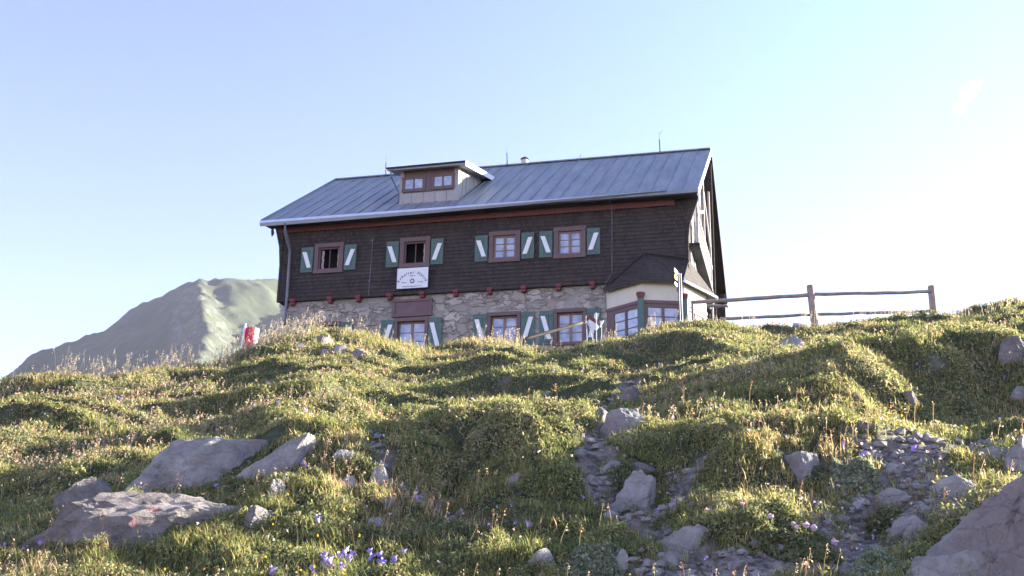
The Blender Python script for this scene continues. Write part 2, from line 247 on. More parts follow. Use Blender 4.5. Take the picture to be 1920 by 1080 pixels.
RIDGES = [(0.371, [(-12.07, 18.03), (-12.62, 20.98), (-10.91, 21.21)]), (0.319, [(-8.07, 10.07), (-9.21, 12.53), (-9.09, 14.78), (-6.95, 15.28), (-6.84, 17.94), (-6.07, 17.34)]), (0.443, [(-12.24, 23.77), (-13.18, 26.22), (-12.93, 26.92)]), (0.769, [(-10.59, 22.47), (-12.15, 27.41), (-11.7, 28.15), (-9.59, 25.74)]), (0.521, [(-9.21, 28.26), (-8.93, 30.73), (-7.05, 27.89)]), (0.631, [(-3.89, 20.82), (-3.54, 24.58), (-2.24, 24.2), (-0.95, 22.23)]), (0.691, [(-2.98, 7.73), (-3.1, 9.22), (-2.58, 9.31), (-2.01, 8.75), (-1.56, 7.92)]), (0.214, [(-3.39, 12.86), (-3.01, 14.28), (-2.54, 13.39)]), (0.457, [(-1.8, 10.71), (-1.54, 11.36), (-0.8, 10.29), (-0.29, 9.73)]), (0.534, [(-0.6, 8.01), (-0.22, 8.61), (0.19, 8.91), (0.39, 7.99)]), (0.854, [(-0.46, 9.92), (0.18, 11.84), (0.76, 12.89), (1.58, 13.41), (2.37, 13.28), (2.97, 13.13)]), (0.323, [(-2.02, 17.32), (-0.95, 18.15), (0.68, 24.2), (2.1, 23.72)]), (0.253, [(0.02, 19.01), (1.0, 22.21), (1.82, 22.85)]), (0.139, [(-4.96, 9.1), (-4.66, 9.37), (-4.02, 8.94)]), (0.179, [(-4.46, 6.24), (-4.3, 6.85), (-3.75, 6.95)]), (0.2, [(-0.42, 6.78), (-0.23, 7.27), (0.07, 7.26)]), (0.112, [(-1.85, 6.5), (-1.68, 6.78), (-1.38, 6.56)]), (0.306, [(-8.72, 19.1), (-8.96, 21.35), (-8.08, 21.72)]), (0.236, [(-6.0, 11.85), (-5.8, 12.09), (-5.04, 11.15)]), (0.234, [(-4.25, 16.38), (-3.65, 17.73), (-3.54, 19.94)]), (0.202, [(-5.86, 15.39), (-5.54, 17.61), (-4.27, 15.86)]), (0.181, [(-1.69, 14.41), (-0.97, 14.46), (-0.19, 13.71)]), (0.3, [(2.21, 24.89), (3.48, 26.51), (4.35, 24.15)]), (0.342, [(0.8, 27.9), (1.93, 30.21), (2.55, 28.54)]), (0.257, [(-5.58, 22.32), (-4.76, 23.64)]), (0.278, [(-11.07, 17.46), (-9.75, 17.58), (-9.33, 18.09)]), (0.202, [(-6.47, 8.63), (-6.3, 9.32), (-5.79, 9.61)]), (0.423, [(4.95, 35.11), (6.18, 35.46), (7.02, 35.3)]), (0.555, [(-4.15, 28.84), (-3.11, 32.05), (-1.81, 30.12)]), (0.332, [(-7.23, 22.59), (-6.75, 24.09)])]
PATHS = [(0.36, [(-0.95, 6.48), (-0.46, 6.43), (0.09, 6.89), (0.47, 7.48), (0.64, 8.54), (1.08, 9.55), (1.85, 10.57)]), (0.14, [(-0.62, 6.64), (-1.08, 7.61), (-1.49, 8.37), (-1.54, 9.98), (-2.08, 11.54), (-2.44, 14.13), (-2.41, 16.66), (-2.67, 19.76)]), (0.08, [(-1.19, 7.48), (-1.71, 7.49), (-2.31, 7.68), (-2.87, 8.08), (-3.46, 8.94), (-4.3, 10.01)]), (0.18, [(-0.67, 8.58), (-0.97, 7.87)])]
FP = [(-3.004, 34.319, 10.186, 0.04), (0.541, 35.531, 10.854, 0.12), (4.167, 37.019, 11.08, 0.12)]
RAILS = [((-3.036, 34.316, 10.15), (0.523, 35.518, 10.543), 0.062), ((0.461, 35.498, 10.558), (4.178, 36.979, 10.876), 0.055), ((-2.224, 34.767, 9.714), (0.521, 35.701, 9.967), 0.05), ((0.458, 35.686, 9.966), (4.145, 37.152, 10.305), 0.05), ((-2.638, 35.135, 10.264), (-2.0, 35.298, 10.259), 0.05)]
HR = ((-8.08, 32.614, 8.715), (-6.319, 34.628, 9.799))
SP = (-3.406, 34.834, 9.459, 11.27)
TMK = ((-6.288, 34.735, 9.827), (-5.979, 34.79, 9.603))
STK = [((-6.336, 34.676, 10.003), (-6.297, 34.683, 9.094), 0.013), ((-6.025, 34.731, 10.106), (-6.014, 34.733, 9.094), 0.013), ((-5.856, 34.76, 9.691), (-5.86, 34.76, 9.094), 0.011), ((-6.263, 34.689, 9.83), (-6.103, 34.718, 9.094), 0.012), ((-6.067, 34.724, 9.968), (-6.018, 34.732, 9.83), 0.012)]
FLG = (-14.71, 28.419, 7.654, 8.466000000000001)
WPN = (-15.784, 32.911, 8.825000000000001, 9.372)
CLOUD = (444.782, 2817.176, 1332.722)
MOUNTAIN = [[(-1193.7, 1279.7, 267.3), (-1074.3, 1317.6, 299.5), (-979.5, 1327.8, 373.1), (-934.3, 1335.7, 387.0), (-870.4, 1342.6, 416.0), (-825.7, 1335.4, 441.9), (-772.0, 1321.0, 452.9), (-737.3, 1306.3, 452.1), (-715.9, 1329.5, 460.2), (-683.1, 1402.5, 480.4), (-633.3, 1469.3, 491.2), (-560.6, 1583.7, 472.5), (-475.5, 1694.6, 439.3)], [(-737.2, 1306.4, 450.6), (-701.4, 1246.2, 405.8), (-655.0, 1180.5, 358.2), (-606.9, 1081.3, 299.4), (-573.9, 1008.1, 258.0), (-514.6, 892.3, 195.9)], [(-642.9, 1454.2, 487.1), (-577.3, 1297.4, 386.4), (-515.6, 1138.7, 292.0), (-455.7, 1001.2, 215.8)]]
HAZE = 6e-05
ROCKS = [(-11.71, 26.001, 0.388, 0.31, 0.245, 0.92, 0, 0, 0.1, 'rock2', 3, 'small dark stone left of the knobbly stone on the little mound'), (-11.137, 26.154, 0.654, 0.523, 0.336, 1.3, 0.1, 0, 0.1, 'rock2', 3, 'dark stone between the knobbly and the pale stone on the little mound'), (-9.524, 23.889, 0.457, 0.366, 0.221, 0.58, 0, 0, 0.1, 'rock2', 3, 'lowest stone at the right foot of the little mound'), (-10.269, 23.78, 0.406, 0.325, 0.195, 0.61, 0, 0, 0.1, 'rock', 3, 'flat stone low on the front of the little mound'), (-10.94, 24.915, 0.654, 0.523, 0.38, 0.61, 0, 0, 0.1, 'rock2', 4, 'knobbly stone on top of the little mound before the lower left hut corner'), (-9.955, 23.935, 0.542, 0.434, 0.279, 0.99, 0, 0, 0.1, 'rock', 4, 'pale stone on the right side of the little mound before the hut'), (-10.947, 23.979, 0.468, 0.375, 0.255, 1.03, 0, 0, 0.1, 'rock2', 4, 'dark stone on the left side of the little mound before the hut'), (-4.485, 8.419, 1.695, 0.763, 0.494, 0.64, -0.1, 0.0, 0.05, 'rock', 5, 'long pale limestone slab with a pointed end, left foreground, above the shaded boulder'), (-3.844, 8.235, 0.665, 0.459, 0.464, 0.34, 0.62, 0.0, 0.1, 'rock', 5, 'white sunlit tongue of rock sloping down right from the long pale slab'), (-4.083, 6.809, 1.66, 0.83, 0.418, 0.64, -0.12, 0.0, 0.1, 'rock2', 5, 'large brownish boulder in shade with faded red paint, lower left foreground'), (-5.079, 7.711, 0.965, 0.483, 0.397, 0.78, -0.25, 0.0, 0.1, 'rock2', 5, 'low shaded ledge just left of and behind the brownish boulder with red paint'), (-3.437, 7.297, 0.261, 0.209, 0.145, 0.64, 0.1, 0, 0.25, 'rock', 5, 'upright grey stone below the sunlit tongue of rock'), (-3.334, 6.89, 0.32, 0.224, 0.121, 1.05, 0, 0, 0.2, 'rock2', 5, 'dull brown stone at the foot of the upright grey stone'), (-3.288, 8.084, 0.283, 0.17, 0.159, 0.59, -0.2, 0, 0.1, 'rock', 5, 'wedge shaped grey stone behind the gravel patch right of the pale slab'), (-3.151, 7.873, 0.195, 0.153, 0.142, 0.88, 0, 0, 0.2, 'rock', 4, 'rounded stone at the left foot of the big shaded hummock'), (-2.942, 7.939, 0.266, 0.159, 0.142, 0.65, -0.35, 0, 0.2, 'rock', 4, 'tilted stone leaning on the left flank of the big shaded hummock'), (-1.962, 8.079, 0.243, 0.17, 0.123, 0.24, 0.1, 0, 0.2, 'rock', 4, 'small grey stone set in the right flank of the big hummock'), (-1.141, 8.136, 0.451, 0.367, 0.355, 0.24, 0.15, 0, 0.15, 'rock', 5, 'cracked grey boulder in the shaded hollow at bottom centre'), (-1.3, 7.27, 0.17, 0.136, 0.119, 0.48, 0, 0, 0.25, 'rock', 4, 'round grey stone at the edge of the grass, bottom centre'), (-1.457, 6.669, 0.221, 0.133, 0.105, 0.62, 0.3, 0, 0.15, 'rock', 4, 'pale narrow stone in grass left of the round grey stone at bottom centre'), (-1.037, 6.775, 0.201, 0.139, 0.128, -0.55, 0.4, 0, 0.2, 'rock', 4, 'white streaked stone tilting right at the bottom edge, centre'), (-0.651, 7.028, 0.406, 0.203, 0.167, 0.19, 0.1, 0, 0.1, 'rock', 5, 'flat light stone lying on the path below the cracked boulder'), (-0.021, 8.333, 0.566, 0.34, 0.31, -0.1, 0.22, 0, 0.05, 'rock', 5, 'pale split rock on top of the shaded hummock, right of centre'), (-1.615, 9.556, 0.314, 0.22, 0.135, 0.37, 0.1, 0, 0.1, 'rock2', 5, 'flat purple grey stone left of the pointed sunlit rock in mid slope'), (-1.398, 9.299, 0.565, 0.339, 0.313, 0.05, 0.2, 0, 0.1, 'rock', 5, 'pointed rock with a bright right side in the middle of the slope'), (-1.915, 13.472, 0.384, 0.289, 0.28, 0.24, 0.1, 0, 0.15, 'rock2', 5, 'dark rounded rock just above the pointed sunlit rock'), (-0.164, 22.289, 0.769, 0.538, 0.431, 0.11, -0.25, 0, 0.1, 'rock', 5, 'grey wedge shaped rock below the fence, upper right'), (0.024, 32.72, 0.616, 0.493, 0.387, -0.0, 0, 0, 0.1, 'rock', 4, 'small rock on the skyline beside the first fence post'), (2.195, 13.04, 0.484, 0.339, 0.231, 0.03, -0.15, 0, 0.15, 'rock2', 5, 'rounded grey rock near the right edge, high on the slope'), (1.426, 8.353, 0.266, 0.428, 0.366, -0.07, 0, 0, 0.3, 'rock', 5, 'steep pale boulder cut by the right edge of the picture'), (0.967, 6.281, 1.395, 0.907, 0.888, -0.0, -0.22, 0, 0.1, 'rock', 5, 'biggest smooth grey boulder in the lower right corner'), (0.657, 5.999, 0.599, 0.36, 0.297, -0.01, -0.1, 0, 0.2, 'rock', 5, 'broad grey rock at the bottom edge below the biggest boulder'), (0.589, 7.905, 0.282, 0.197, 0.133, 0.03, 0.1, 0, 0.2, 'rock', 5, 'squarish pale stone on the path left of the biggest boulder'), (0.588, 7.21, 0.378, 0.227, 0.179, -0.18, 0.15, 0, 0.1, 'rock', 5, 'flat topped rock with a bright upper edge left of the biggest boulder'), (0.513, 7.199, 0.204, 0.177, 0.163, 0.33, 0, 0, 0.2, 'rock2', 5, 'pointed striped stone in front of the flat topped rock'), (0.481, 8.24, 0.224, 0.157, 0.081, -0.06, 0, 0, 0.2, 'rock2', 4, 'low dark stone right of the silvery bush'), (0.917, 7.667, 0.355, 0.213, 0.166, 0.08, -0.25, 0, 0.1, 'rock', 5, 'sloping grey rock just behind the biggest boulder'), (1.238, 8.695, 0.386, 0.231, 0.113, -0.04, -0.1, 0, 0.1, 'rock', 4, 'long low stone beside the path near the right edge'), (0.511, 11.188, 0.152, 0.122, 0.11, -0.05, 0, 0, 0.2, 'rock2', 4, 'left one of two small stones in the large shaded bank on the right'), (1.037, 11.814, 0.161, 0.129, 0.117, -0.09, 0, 0, 0.2, 'rock2', 4, 'right one of two small stones in the large shaded bank on the right'), (2.146, 12.567, 0.24, 0.192, 0.118, -0.17, 0, 0, 0.15, 'rock', 4, 'grey stone at the right edge above the large shaded bank'), (0.438, 8.919, 0.233, 0.163, 0.07, -0.05, 0, 0, 0.2, 'rock2', 4, 'flat shaded stone at the foot of the large shaded bank'), (1.078, 9.023, 0.105, 0.084, 0.058, -0.12, 0, 0, 0.3, 'rock', 2, 'small pale stone beside the upper part of the path'), (-0.497, 7.357, 0.139, 0.111, 0.067, 0.07, 0, 0, 0.3, 'rock', 4, 'small pale stone in the shade right of the cracked boulder'), (-0.715, 7.645, 0.12, 0.096, 0.049, 0.09, 0, 0, 0.3, 'rock2', 2, 'tiny flat stone between the cracked boulder and the small pale stone'), (-1.173, 8.564, 0.316, 0.221, 0.071, 0.14, 0, 0, 0.15, 'rock2', 4, 'flat stone in the dark hollow above the cracked boulder'), (-1.356, 8.474, 0.197, 0.138, 0.068, 0.16, 0, 0, 0.2, 'rock', 4, 'thin slab left of the flat stone in the dark hollow'), (-0.948, 7.154, 0.166, 0.116, 0.1, 0.43, 0, 0, 0.2, 'rock2', 4, 'dark stone left of the flat light stone on the path'), (-0.768, 6.805, 0.215, 0.15, 0.101, 0.61, 0, 0, 0.2, 'rock', 4, 'grey stone at the bottom of the path left of the dry grass tuft'), (-0.503, 6.852, 0.108, 0.086, 0.069, 0.07, 0, 0, 0.3, 'rock', 2, 'small stone by the dry grass tuft at the bottom'), (-2.702, 7.539, 0.126, 0.1, 0.08, 0.64, 0.3, 0, 0.3, 'rock2', 4, 'small leaning stone below the big shaded hummock'), (-2.507, 7.954, 0.113, 0.091, 0.076, 0.61, 0, 0, 0.3, 'rock2', 2, 'small square stone in the shade of the big hummock'), (-2.729, 7.322, 0.18, 0.126, 0.1, 0.76, 0.3, 0, 0.2, 'rock', 4, 'grey stone at the lower left foot of the big hummock'), (-3.603, 16.626, 0.32, 0.256, 0.101, 0.21, 0.1, 0, 0.2, 'rock', 2, 'thin pale stone left of the grassy knoll in mid slope'), (-0.787, 9.229, 0.194, 0.155, 0.064, 0.09, 0, 0, 0.2, 'rock', 2, 'light flat stone right of the pointed sunlit rock'), (0.108, 7.303, 0.191, 0.153, 0.079, 0.19, 0, 0, 0.2, 'rock2', 4, 'dull stone right of the clover clump'), (0.806, 8.202, 0.129, 0.103, 0.081, 0.1, 0, 0, 0.2, 'rock', 2, 'small block in the rubble above the squarish pale stone'), (1.816, 11.079, 0.2, 0.16, 0.111, 0.04, 0, 0, 0.2, 'rock', 2, 'small stone above the steep pale boulder'), (-2.965, 7.29, 0.099, 0.079, 0.07, 0.59, 0, 0, 0.2, 'rock', 2, 'pebble sized stone on the narrow gravel trail')]
CUSH = [(-0.107, 7.001, 0.605, 0.484, 0.127, 9000, 0, 1, 'clover clump with pink blossoms beside the stony path, lower right', 'plant', 0.0075, [(-0.094, -0.02, 0.151, 0.0188, 'pink'), (0.031, -0.04, 0.151, 0.0126, 'pink'), (0.1, -0.0, 0.158, 0.0188, 'pink'), (0.141, -0.02, 0.173, 0.0188, 'pink'), (-0.251, -0.04, 0.126, 0.0126, 'pink'), (0.251, -0.0, 0.108, 0.022, 'pink'), (0.204, -0.0, 0.04, 0.0157, 'pink'), (0.047, -0.02, 0.126, 0.0157, 'pink')]), (0.31, 8.19, 0.41, 0.328, 0.127, 12000, 1, 2, 'silvery green bush on the right flank of the shaded hummock', 'bush', 0.0085, ()), (0.36, 6.432, 0.498, 0.398, 0.076, 12000, 1, 3, 'silvery bush at the bottom edge in front of the broad grey rock', 'bush', 0.0075, ()), (-1.164, 6.71, 0.402, 0.322, 0.074, 9000, 1, 4, 'silvery bush at the bottom edge near the white streaked stone', 'bush', 0.0075, ()), (0.457, 7.502, 0.273, 0.219, 0.102, 4000, 0, 5, 'small green bush between the path stones, right of the hummock', 'bush', 0.007, ()), (-3.275, 7.498, 0.186, 0.149, 0.089, 1500, 0, 6, 'tuft with yellow blossoms beside the sunlit tongue of rock', 'plant', 0.007, [(-0.048, -0.04, 0.054, 0.0186, 'yellowf'), (-0.019, -0.02, 0.04, 0.0186, 'yellowf'), (0.026, -0.02, 0.04, 0.0149, 'yellowf'), (-0.033, -0.0, 0.04, 0.0149, 'yellowf'), (0.004, -0.02, 0.04, 0.0149, 'yellowf')]), (-3.824, 6.729, 0.211, 0.169, 0.084, 1500, 0, 7, 'tuft with yellow blossoms under the brownish boulder', 'plant', 0.007, [(-0.033, -0.02, 0.04, 0.0134, 'yellowf'), (0.033, -0.0, 0.04, 0.0134, 'yellowf'), (0.09, -0.04, 0.043, 0.0134, 'yellowf'), (-0.094, -0.02, 0.04, 0.0134, 'yellowf'), (0.077, -0.02, 0.04, 0.0134, 'yellowf')]), (-11.681, 23.49, 1.073, 0.859, 0.167, 7000, 0, 8, 'dark rounded bush on the ridge between the flag and the hut', 'bush', 0.03, ())]
BELLS = [(-2.689, 6.328, 0.05, 'leftmost of the dense bellflower cluster at the bottom edge'), (-2.661, 6.381, 0.05, 'purple bellflower in the dense cluster at the bottom edge left of centre'), (-2.659, 6.587, 0.05, 'purple bellflower in the dense cluster at the bottom edge left of centre'), (-2.564, 6.48, 0.05, 'purple bellflower in the dense cluster at the bottom edge left of centre'), (-2.58, 6.285, 0.05, 'purple bellflower in the dense cluster at the bottom edge left of centre'), (-2.526, 6.675, 0.05, 'pair of bells at the right side of the dense cluster'), (-2.455, 6.63, 0.05, 'purple bellflower in the dense cluster at the bottom edge left of centre'), (-2.306, 6.719, 0.05, 'bellflower standing alone right of the dense cluster'), (-2.661, 6.204, 0.05, 'purple bellflower in the dense cluster at the bottom edge left of centre'), (-2.319, 6.566, 0.05, 'purple bellflower in the dense cluster at the bottom edge left of centre'), (-2.615, 6.418, 0.05, 'purple bellflower in the dense cluster at the bottom edge left of centre'), (-2.636, 6.584, 0.05, 'purple bellflower in the dense cluster at the bottom edge left of centre'), (-2.627, 6.342, 0.05, 'purple bellflower in the dense cluster at the bottom edge left of centre'), (-2.474, 6.611, 0.05, 'purple bellflower in the dense cluster at the bottom edge left of centre'), (-2.593, 6.625, 0.05, 'purple bellflower in the dense cluster at the bottom edge left of centre'), (-2.651, 6.302, 0.05, 'purple bellflower in the dense cluster at the bottom edge left of centre'), (-2.328, 6.394, 0.05, 'purple bellflower in the dense cluster at the bottom edge left of centre'), (-2.507, 6.21, 0.05, 'purple bellflower in the dense cluster at the bottom edge left of centre'), (-2.828, 6.065, 0.05, 'bellflower at the bottom edge left of the dense cluster'), (-2.611, 7.693, 0.05, 'deep purple bellflower in the shade of the big hummock'), (-2.97, 6.839, 0.05, 'small bellflower in grass below the yellow tuft'), (-1.677, 7.235, 0.05, 'deep purple bellflower on the right flank of the big hummock'), (-5.284, 7.697, 0.052, 'bellflower beside the shaded ledge on the left'), (-4.561, 6.367, 0.05, 'bellflower in the dark grass at the lower left corner'), (-4.236, 7.934, 0.05, 'bellflower in front of the upright grey stone'), (-4.272, 8.394, 0.05, 'bellflower growing over the long pale slab'), (-3.605, 8.07, 0.051, 'pale bellflower at the lower end of the sunlit tongue of rock'), (0.264, 8.585, 0.051, 'bright purple bellflower on the hummock left of the shaded bank'), (0.438, 8.544, 0.05, 'purple bellflower at the foot of the large shaded bank'), (0.76, 8.666, 0.05, 'violet bellflower above the rubble on the right')]
# ---------------------------------------------------------------- terrain
_rs = np.random.RandomState(7)
_PERM = _rs.permutation(4096); _GA = _rs.rand(4096)*2*np.pi
def pnoise(x, y, s=0):
    x = np.asarray(x, float); y = np.asarray(y, float)
    xi = np.floor(x).astype(int); yi = np.floor(y).astype(int); xf = x-xi; yf = y-yi
    def g(a, b, dx, dy):
        h = _GA[_PERM[(_PERM[(a+s*57) & 4095]+b) & 4095]]
        return np.cos(h)*dx+np.sin(h)*dy
    u = xf*xf*xf*(xf*(xf*6-15)+10); v = yf*yf*yf*(yf*(yf*6-15)+10)
    a = g(xi, yi, xf, yf); b = g(xi+1, yi, xf-1, yf); c = g(xi, yi+1, xf, yf-1); d = g(xi+1, yi+1, xf-1, yf-1)
    return (a+(b-a)*u+((c+(d-c)*u)-(a+(b-a)*u))*v)*1.5
def fbm(x, y, s=0, o=3):
    t = 0; a = 1.0
    for k in range(o): t = t+a*pnoise(x*2**k, y*2**k, s+k*11); a *= .5
    return t
HEYE = 1.6
_A = np.array([r[0] for r in CREST]); _Z = np.array([r[1] for r in CREST]); _D = np.array([r[2] for r in CREST])
def base_h(x, y):
    az = np.arctan2(x, y); r = np.hypot(x, y)
    zc = np.interp(az, _A, _Z, period=2*np.pi); D = np.interp(az, _A, _D, period=2*np.pi)
    s = (zc+HEYE)/D
    z1 = -HEYE+s*r
    q = np.clip(r-D, 0, None)
    k = .04*np.minimum(q, 22)-.22*np.clip(q-22, 0, 900)
    k2 = 1.2*(1-np.exp(-np.clip(q, 0, 30)/4.))*0
    return np.where(r < D, z1, zc+k+k2)
def seg_field(x, y, P):
    """nearest point on polyline: distance, signed v (positive = uphill side), value t"""
    best = np.full(x.shape, 1e9); sv = np.zeros(x.shape); tt = np.zeros(x.shape); n = len(P)-1
    for i in range(n):
        ax, ay = P[i][:2]; bx, by = P[i+1][:2]; dx, dy = bx-ax, by-ay; L2 = dx*dx+dy*dy+1e-9
        t = np.clip(((x-ax)*dx+(y-ay)*dy)/L2, 0, 1); px = ax+t*dx; py = ay+t*dy
        d = np.hypot(x-px, y-py); m = d < best
        nx, ny = -dy, dx
        if nx*ax+ny*ay < 0: nx, ny = -nx, -ny
        s = ((x-ax)*nx+(y-ay)*ny)/np.hypot(nx, ny)/(d+1e-6)
        best = np.where(m, d, best); sv = np.where(m, s, sv); tt = np.where(m, (i+t)/n, tt)
    return best, sv, tt
def bumps(x, y):
    r = np.hypot(x, y); z = np.zeros(x.shape)
    wx = x+.18*r/10*pnoise(x*1.3, y*1.3, 3); wy = y+.18*r/10*pnoise(x*1.3, y*1.3, 5)
    for H, P in RIDGES:
        xs = [p[0] for p in P]; ys = [p[1] for p in P]; m = H*4+.3
        k = (x > min(xs)-m) & (x < max(xs)+m) & (y > min(ys)-m) & (y < max(ys)+m)
        if not k.any(): continue
        d, s, t = seg_field(wx[k], wy[k], P)
        e = H*(.12+.88*np.sin(np.pi*np.clip(t, .02, .98))**.6)
        q = np.clip(1-d/(H*1.35+.05), 0, 1); m2 = np.clip(s*.7+.5, 0, 1); m2 = m2*m2*(3-2*m2); f = e*(m2*np.exp(-(d/(H*3.0))**2.0)+(1-m2)*q*q*(3-2*q))
        z[k] = np.maximum(z[k], f)
    return z
def path_mask(x, y):
    m = np.zeros(x.shape)
    for W, P in PATHS:
        xs = [p[0] for p in P]; ys = [p[1] for p in P]; g = W*3
        k = (x > min(xs)-g) & (x < max(xs)+g) & (y > min(ys)-g) & (y < max(ys)+g)
        if not k.any(): continue
        d, s, t = seg_field(x[k]+.12*pnoise(x[k]*3, y[k]*3, 8), y[k]+.12*pnoise(x[k]*3, y[k]*3, 9), P)
        m[k] = np.maximum(m[k], np.exp(-(d/W)**2*1.2))
    return m
def ground_h(x, y):
    x = np.atleast_1d(np.asarray(x, float)); y = np.atleast_1d(np.asarray(y, float))
    r = np.hypot(x, y); az = np.arctan2(x, y)
    D = np.interp(az, _A, _D, period=2*np.pi)
    fade = np.clip((45-r)/8, 0, 1); cf = np.clip((D+1-r)/6, .15, 1)
    z = base_h(x, y)
    b = bumps(x, y)
    # cattle-step terracettes: asymmetric ledges running across the slope
    ph = (y*.92-x*.16)*.62+1.5*fbm(x*.17, y*.3, 21, 2)
    st = ph-np.floor(ph); qq = np.clip(st/.20, 0, 1); led = np.where(st < .20, qq*qq*(3-2*qq), 1-(st-.20)/.80)
    amp = .46*np.clip(.30+1.2*pnoise(x*.35, y*.5, 33), 0, 1)*np.clip((r-5)/8, 0, 1)
    z = z+(np.maximum(b, amp*led))*fade
    n = .10*fbm(x*.55, y*.9, 1, 2)+.055*fbm(x*2.1, y*2.6, 4, 2)+.035*fbm(x*4.3, y*4.3, 16, 2)+.024*fbm(x*9, y*9, 6, 2)
    z = z+n*fade*cf
    return z-.09*path_mask(x, y)*fade
# ---------------------------------------------------------------- ground sheet
def grid_mesh(name, X, Y, Z, m, path=None, wrap=False):
    nr, nc = X.shape; v = np.stack([X, Y, Z], -1).reshape(-1, 3)
    i, j = np.meshgrid(np.arange(nr-1), np.arange(nc if wrap else nc-1), indexing='ij'); j2 = (j+1) % nc
    q = np.stack([i*nc+j, i*nc+j2, (i+1)*nc+j2, (i+1)*nc+j], -1).reshape(-1, 4)
    return np_mesh(name, v, q, None, path, True)
def np_mesh(name, v, q, tone=None, path=None, smooth=False):
    me = bpy.data.meshes.new(name); n, k = q.shape
    me.vertices.add(len(v)); me.vertices.foreach_set('co', v.astype(np.float32).ravel())
    me.loops.add(n*k); me.loops.foreach_set('vertex_index', q.astype(np.int32).ravel())
    me.polygons.add(n); me.polygons.foreach_set('loop_start', np.arange(0, n*k, k, dtype=np.int32))
    try: me.polygons.foreach_set('loop_total', np.full(n, k, np.int32))
    except Exception: pass
    me.polygons.foreach_set('use_smooth', np.full(n, smooth))
    if tone is not None:
        a = me.attributes.new('tone', 'FLOAT_COLOR', 'POINT'); c = np.ones((len(v), 4), np.float32); c[:, :3] = tone; a.data.foreach_set('color', c.ravel())
    if path is not None:
        a = me.attributes.new('path', 'FLOAT', 'POINT'); a.data.foreach_set('value', path.astype(np.float32).ravel())
    me.update(calc_edges=True); return me
az = np.concatenate([np.linspace(rad(-180), rad(-52), 50)[:-1], np.linspace(rad(-52), rad(22), 620), np.linspace(rad(22), rad(180), 60)[1:-1]])
rr = np.concatenate([np.linspace(.02, 2.4, 14), np.geomspace(2.5, 46, 620), np.geomspace(48, 2600, 60)])
RR, AA = np.meshgrid(rr, az, indexing='ij'); GX = RR*np.sin(AA); GY = RR*np.cos(AA)
GZ = ground_h(GX.ravel(), GY.ravel()).reshape(GX.shape)
pm = path_mask(GX.ravel(), GY.ravel()).reshape(GX.shape)
pm = np.clip((pm-.3+.35*pnoise(GX*4, GY*4, 12)+.28*pnoise(GX*1.7, GY*1.7, 13))*3, 0, 1)
me = grid_mesh('ground', GX, GY, GZ, None, pm.ravel(), wrap=True)
ground = tag(link('ground', me, M['ground']), 'grassy alpine slope with rounded hummocks and a stony path', None, kind='structure')
# ---------------------------------------------------------------- mountain
def tent(x, y, P, slope):
    best = np.full(x.shape, -1e9)
    for i in range(len(P)-1):
        ax, ay, za = P[i]; bx, by, zb = P[i+1]; dx, dy = bx-ax, by-ay
        t = np.clip(((x-ax)*dx+(y-ay)*dy)/(dx*dx+dy*dy), 0, 1)
        best = np.maximum(best, za+t*(zb-za)-slope*np.hypot(x-ax-t*dx, y-ay-t*dy))
    return best
mx0 = min(p[0] for P in MOUNTAIN for p in P)-600; mx1 = max(p[0] for P in MOUNTAIN for p in P)+500
xs = np.linspace(mx0, mx1, 420); ys = np.linspace(760, 2300, 420)
MX, MY = np.meshgrid(xs, ys, indexing='ij')
WX = MX+10*fbm(MX/70, MY/70, 40, 4); WY = MY+10*fbm(MX/70, MY/70, 44, 4)
T = [tent(WX, WY, P, s) for P, s in zip(MOUNTAIN, (.95, 1.0, 1.0))]
MZ = np.maximum(np.maximum(T[0], T[1]), T[2])
MZ = MZ+(2.5*fbm(MX/120, MY/120, 50, 4)+2.6*fbm(MX/24, MY/60, 55, 4))
MZ = MZ+9*np.exp(-((T[1]-MZ)/30)**2)*(MY < 1490)*(np.abs(pnoise(MX/14, MY/30, 58))-.3)
MZ = np.maximum(MZ, -260)
rk = np.clip(1-np.abs(T[1]-np.maximum(T[0], T[2]))/1e9, 0, 0)+.38*np.exp(-((T[1]-MZ)/13)**2)*(MY < 1490)*(tent(WX,WY,MOUNTAIN[1],1.6)>MZ-30)
me = grid_mesh('mountain', MX, MY, MZ, None, rk.ravel())
tag(link('mountain', me, M['hill']), 'hazy green and grey mountain ridge behind the hut on the left', None, kind='structure')
# ---------------------------------------------------------------- the hut
WX_ = [-17.057, -13.742, -10.412, -8.070]; WW = 1.15
hut = thing('mountain_hut', 'large dark shingled mountain hut with stone ground floor, metal roof and green shutters', 'building', (-10.7, HY+6.4, 9.0))
ZB = 8.2
# stone ground floor with window openings
GW = [(-16.97, -15.99, 10.06, 11.12), (-13.76, -12.68, 9.98, 11.12), (-10.34, -9.33, 10.04, 11.15), (-7.98, -7.02, 10.04, 11.15)]
def wall_cells(mb, x0, x1, z0, z1, holes, y, depth, m=0):
    xs = sorted({x0, x1, *[h[0] for h in holes], *[h[1] for h in holes]}); zs = sorted({z0, z1, *[h[2] for h in holes], *[h[3] for h in holes]})
    for a, b in zip(xs, xs[1:]):
        for c, d in zip(zs, zs[1:]):
            if any(h[0]-1e-6 <= a and b <= h[1]+1e-6 and h[2]-1e-6 <= c and d <= h[3]+1e-6 for h in holes): continue
            mb.add([(a, y, c), (b, y, c), (b, y, d), (a, y, d)], [(0, 1, 2, 3)], m)
    for a, b, c, d in holes:
        mb.add([(a, y, c), (b, y, c), (b, y, d), (a, y, d), (a, y+depth, c), (b, y+depth, c), (b, y+depth, d), (a, y+depth, d)], [(0, 4, 5, 1), (1, 5, 6, 2), (2, 6, 7, 3), (3, 7, 4, 0)], m)
mb = MB(HY); wall_cells(mb, -18.0, -3.5, ZB, 12.06, GW, .10, .3)
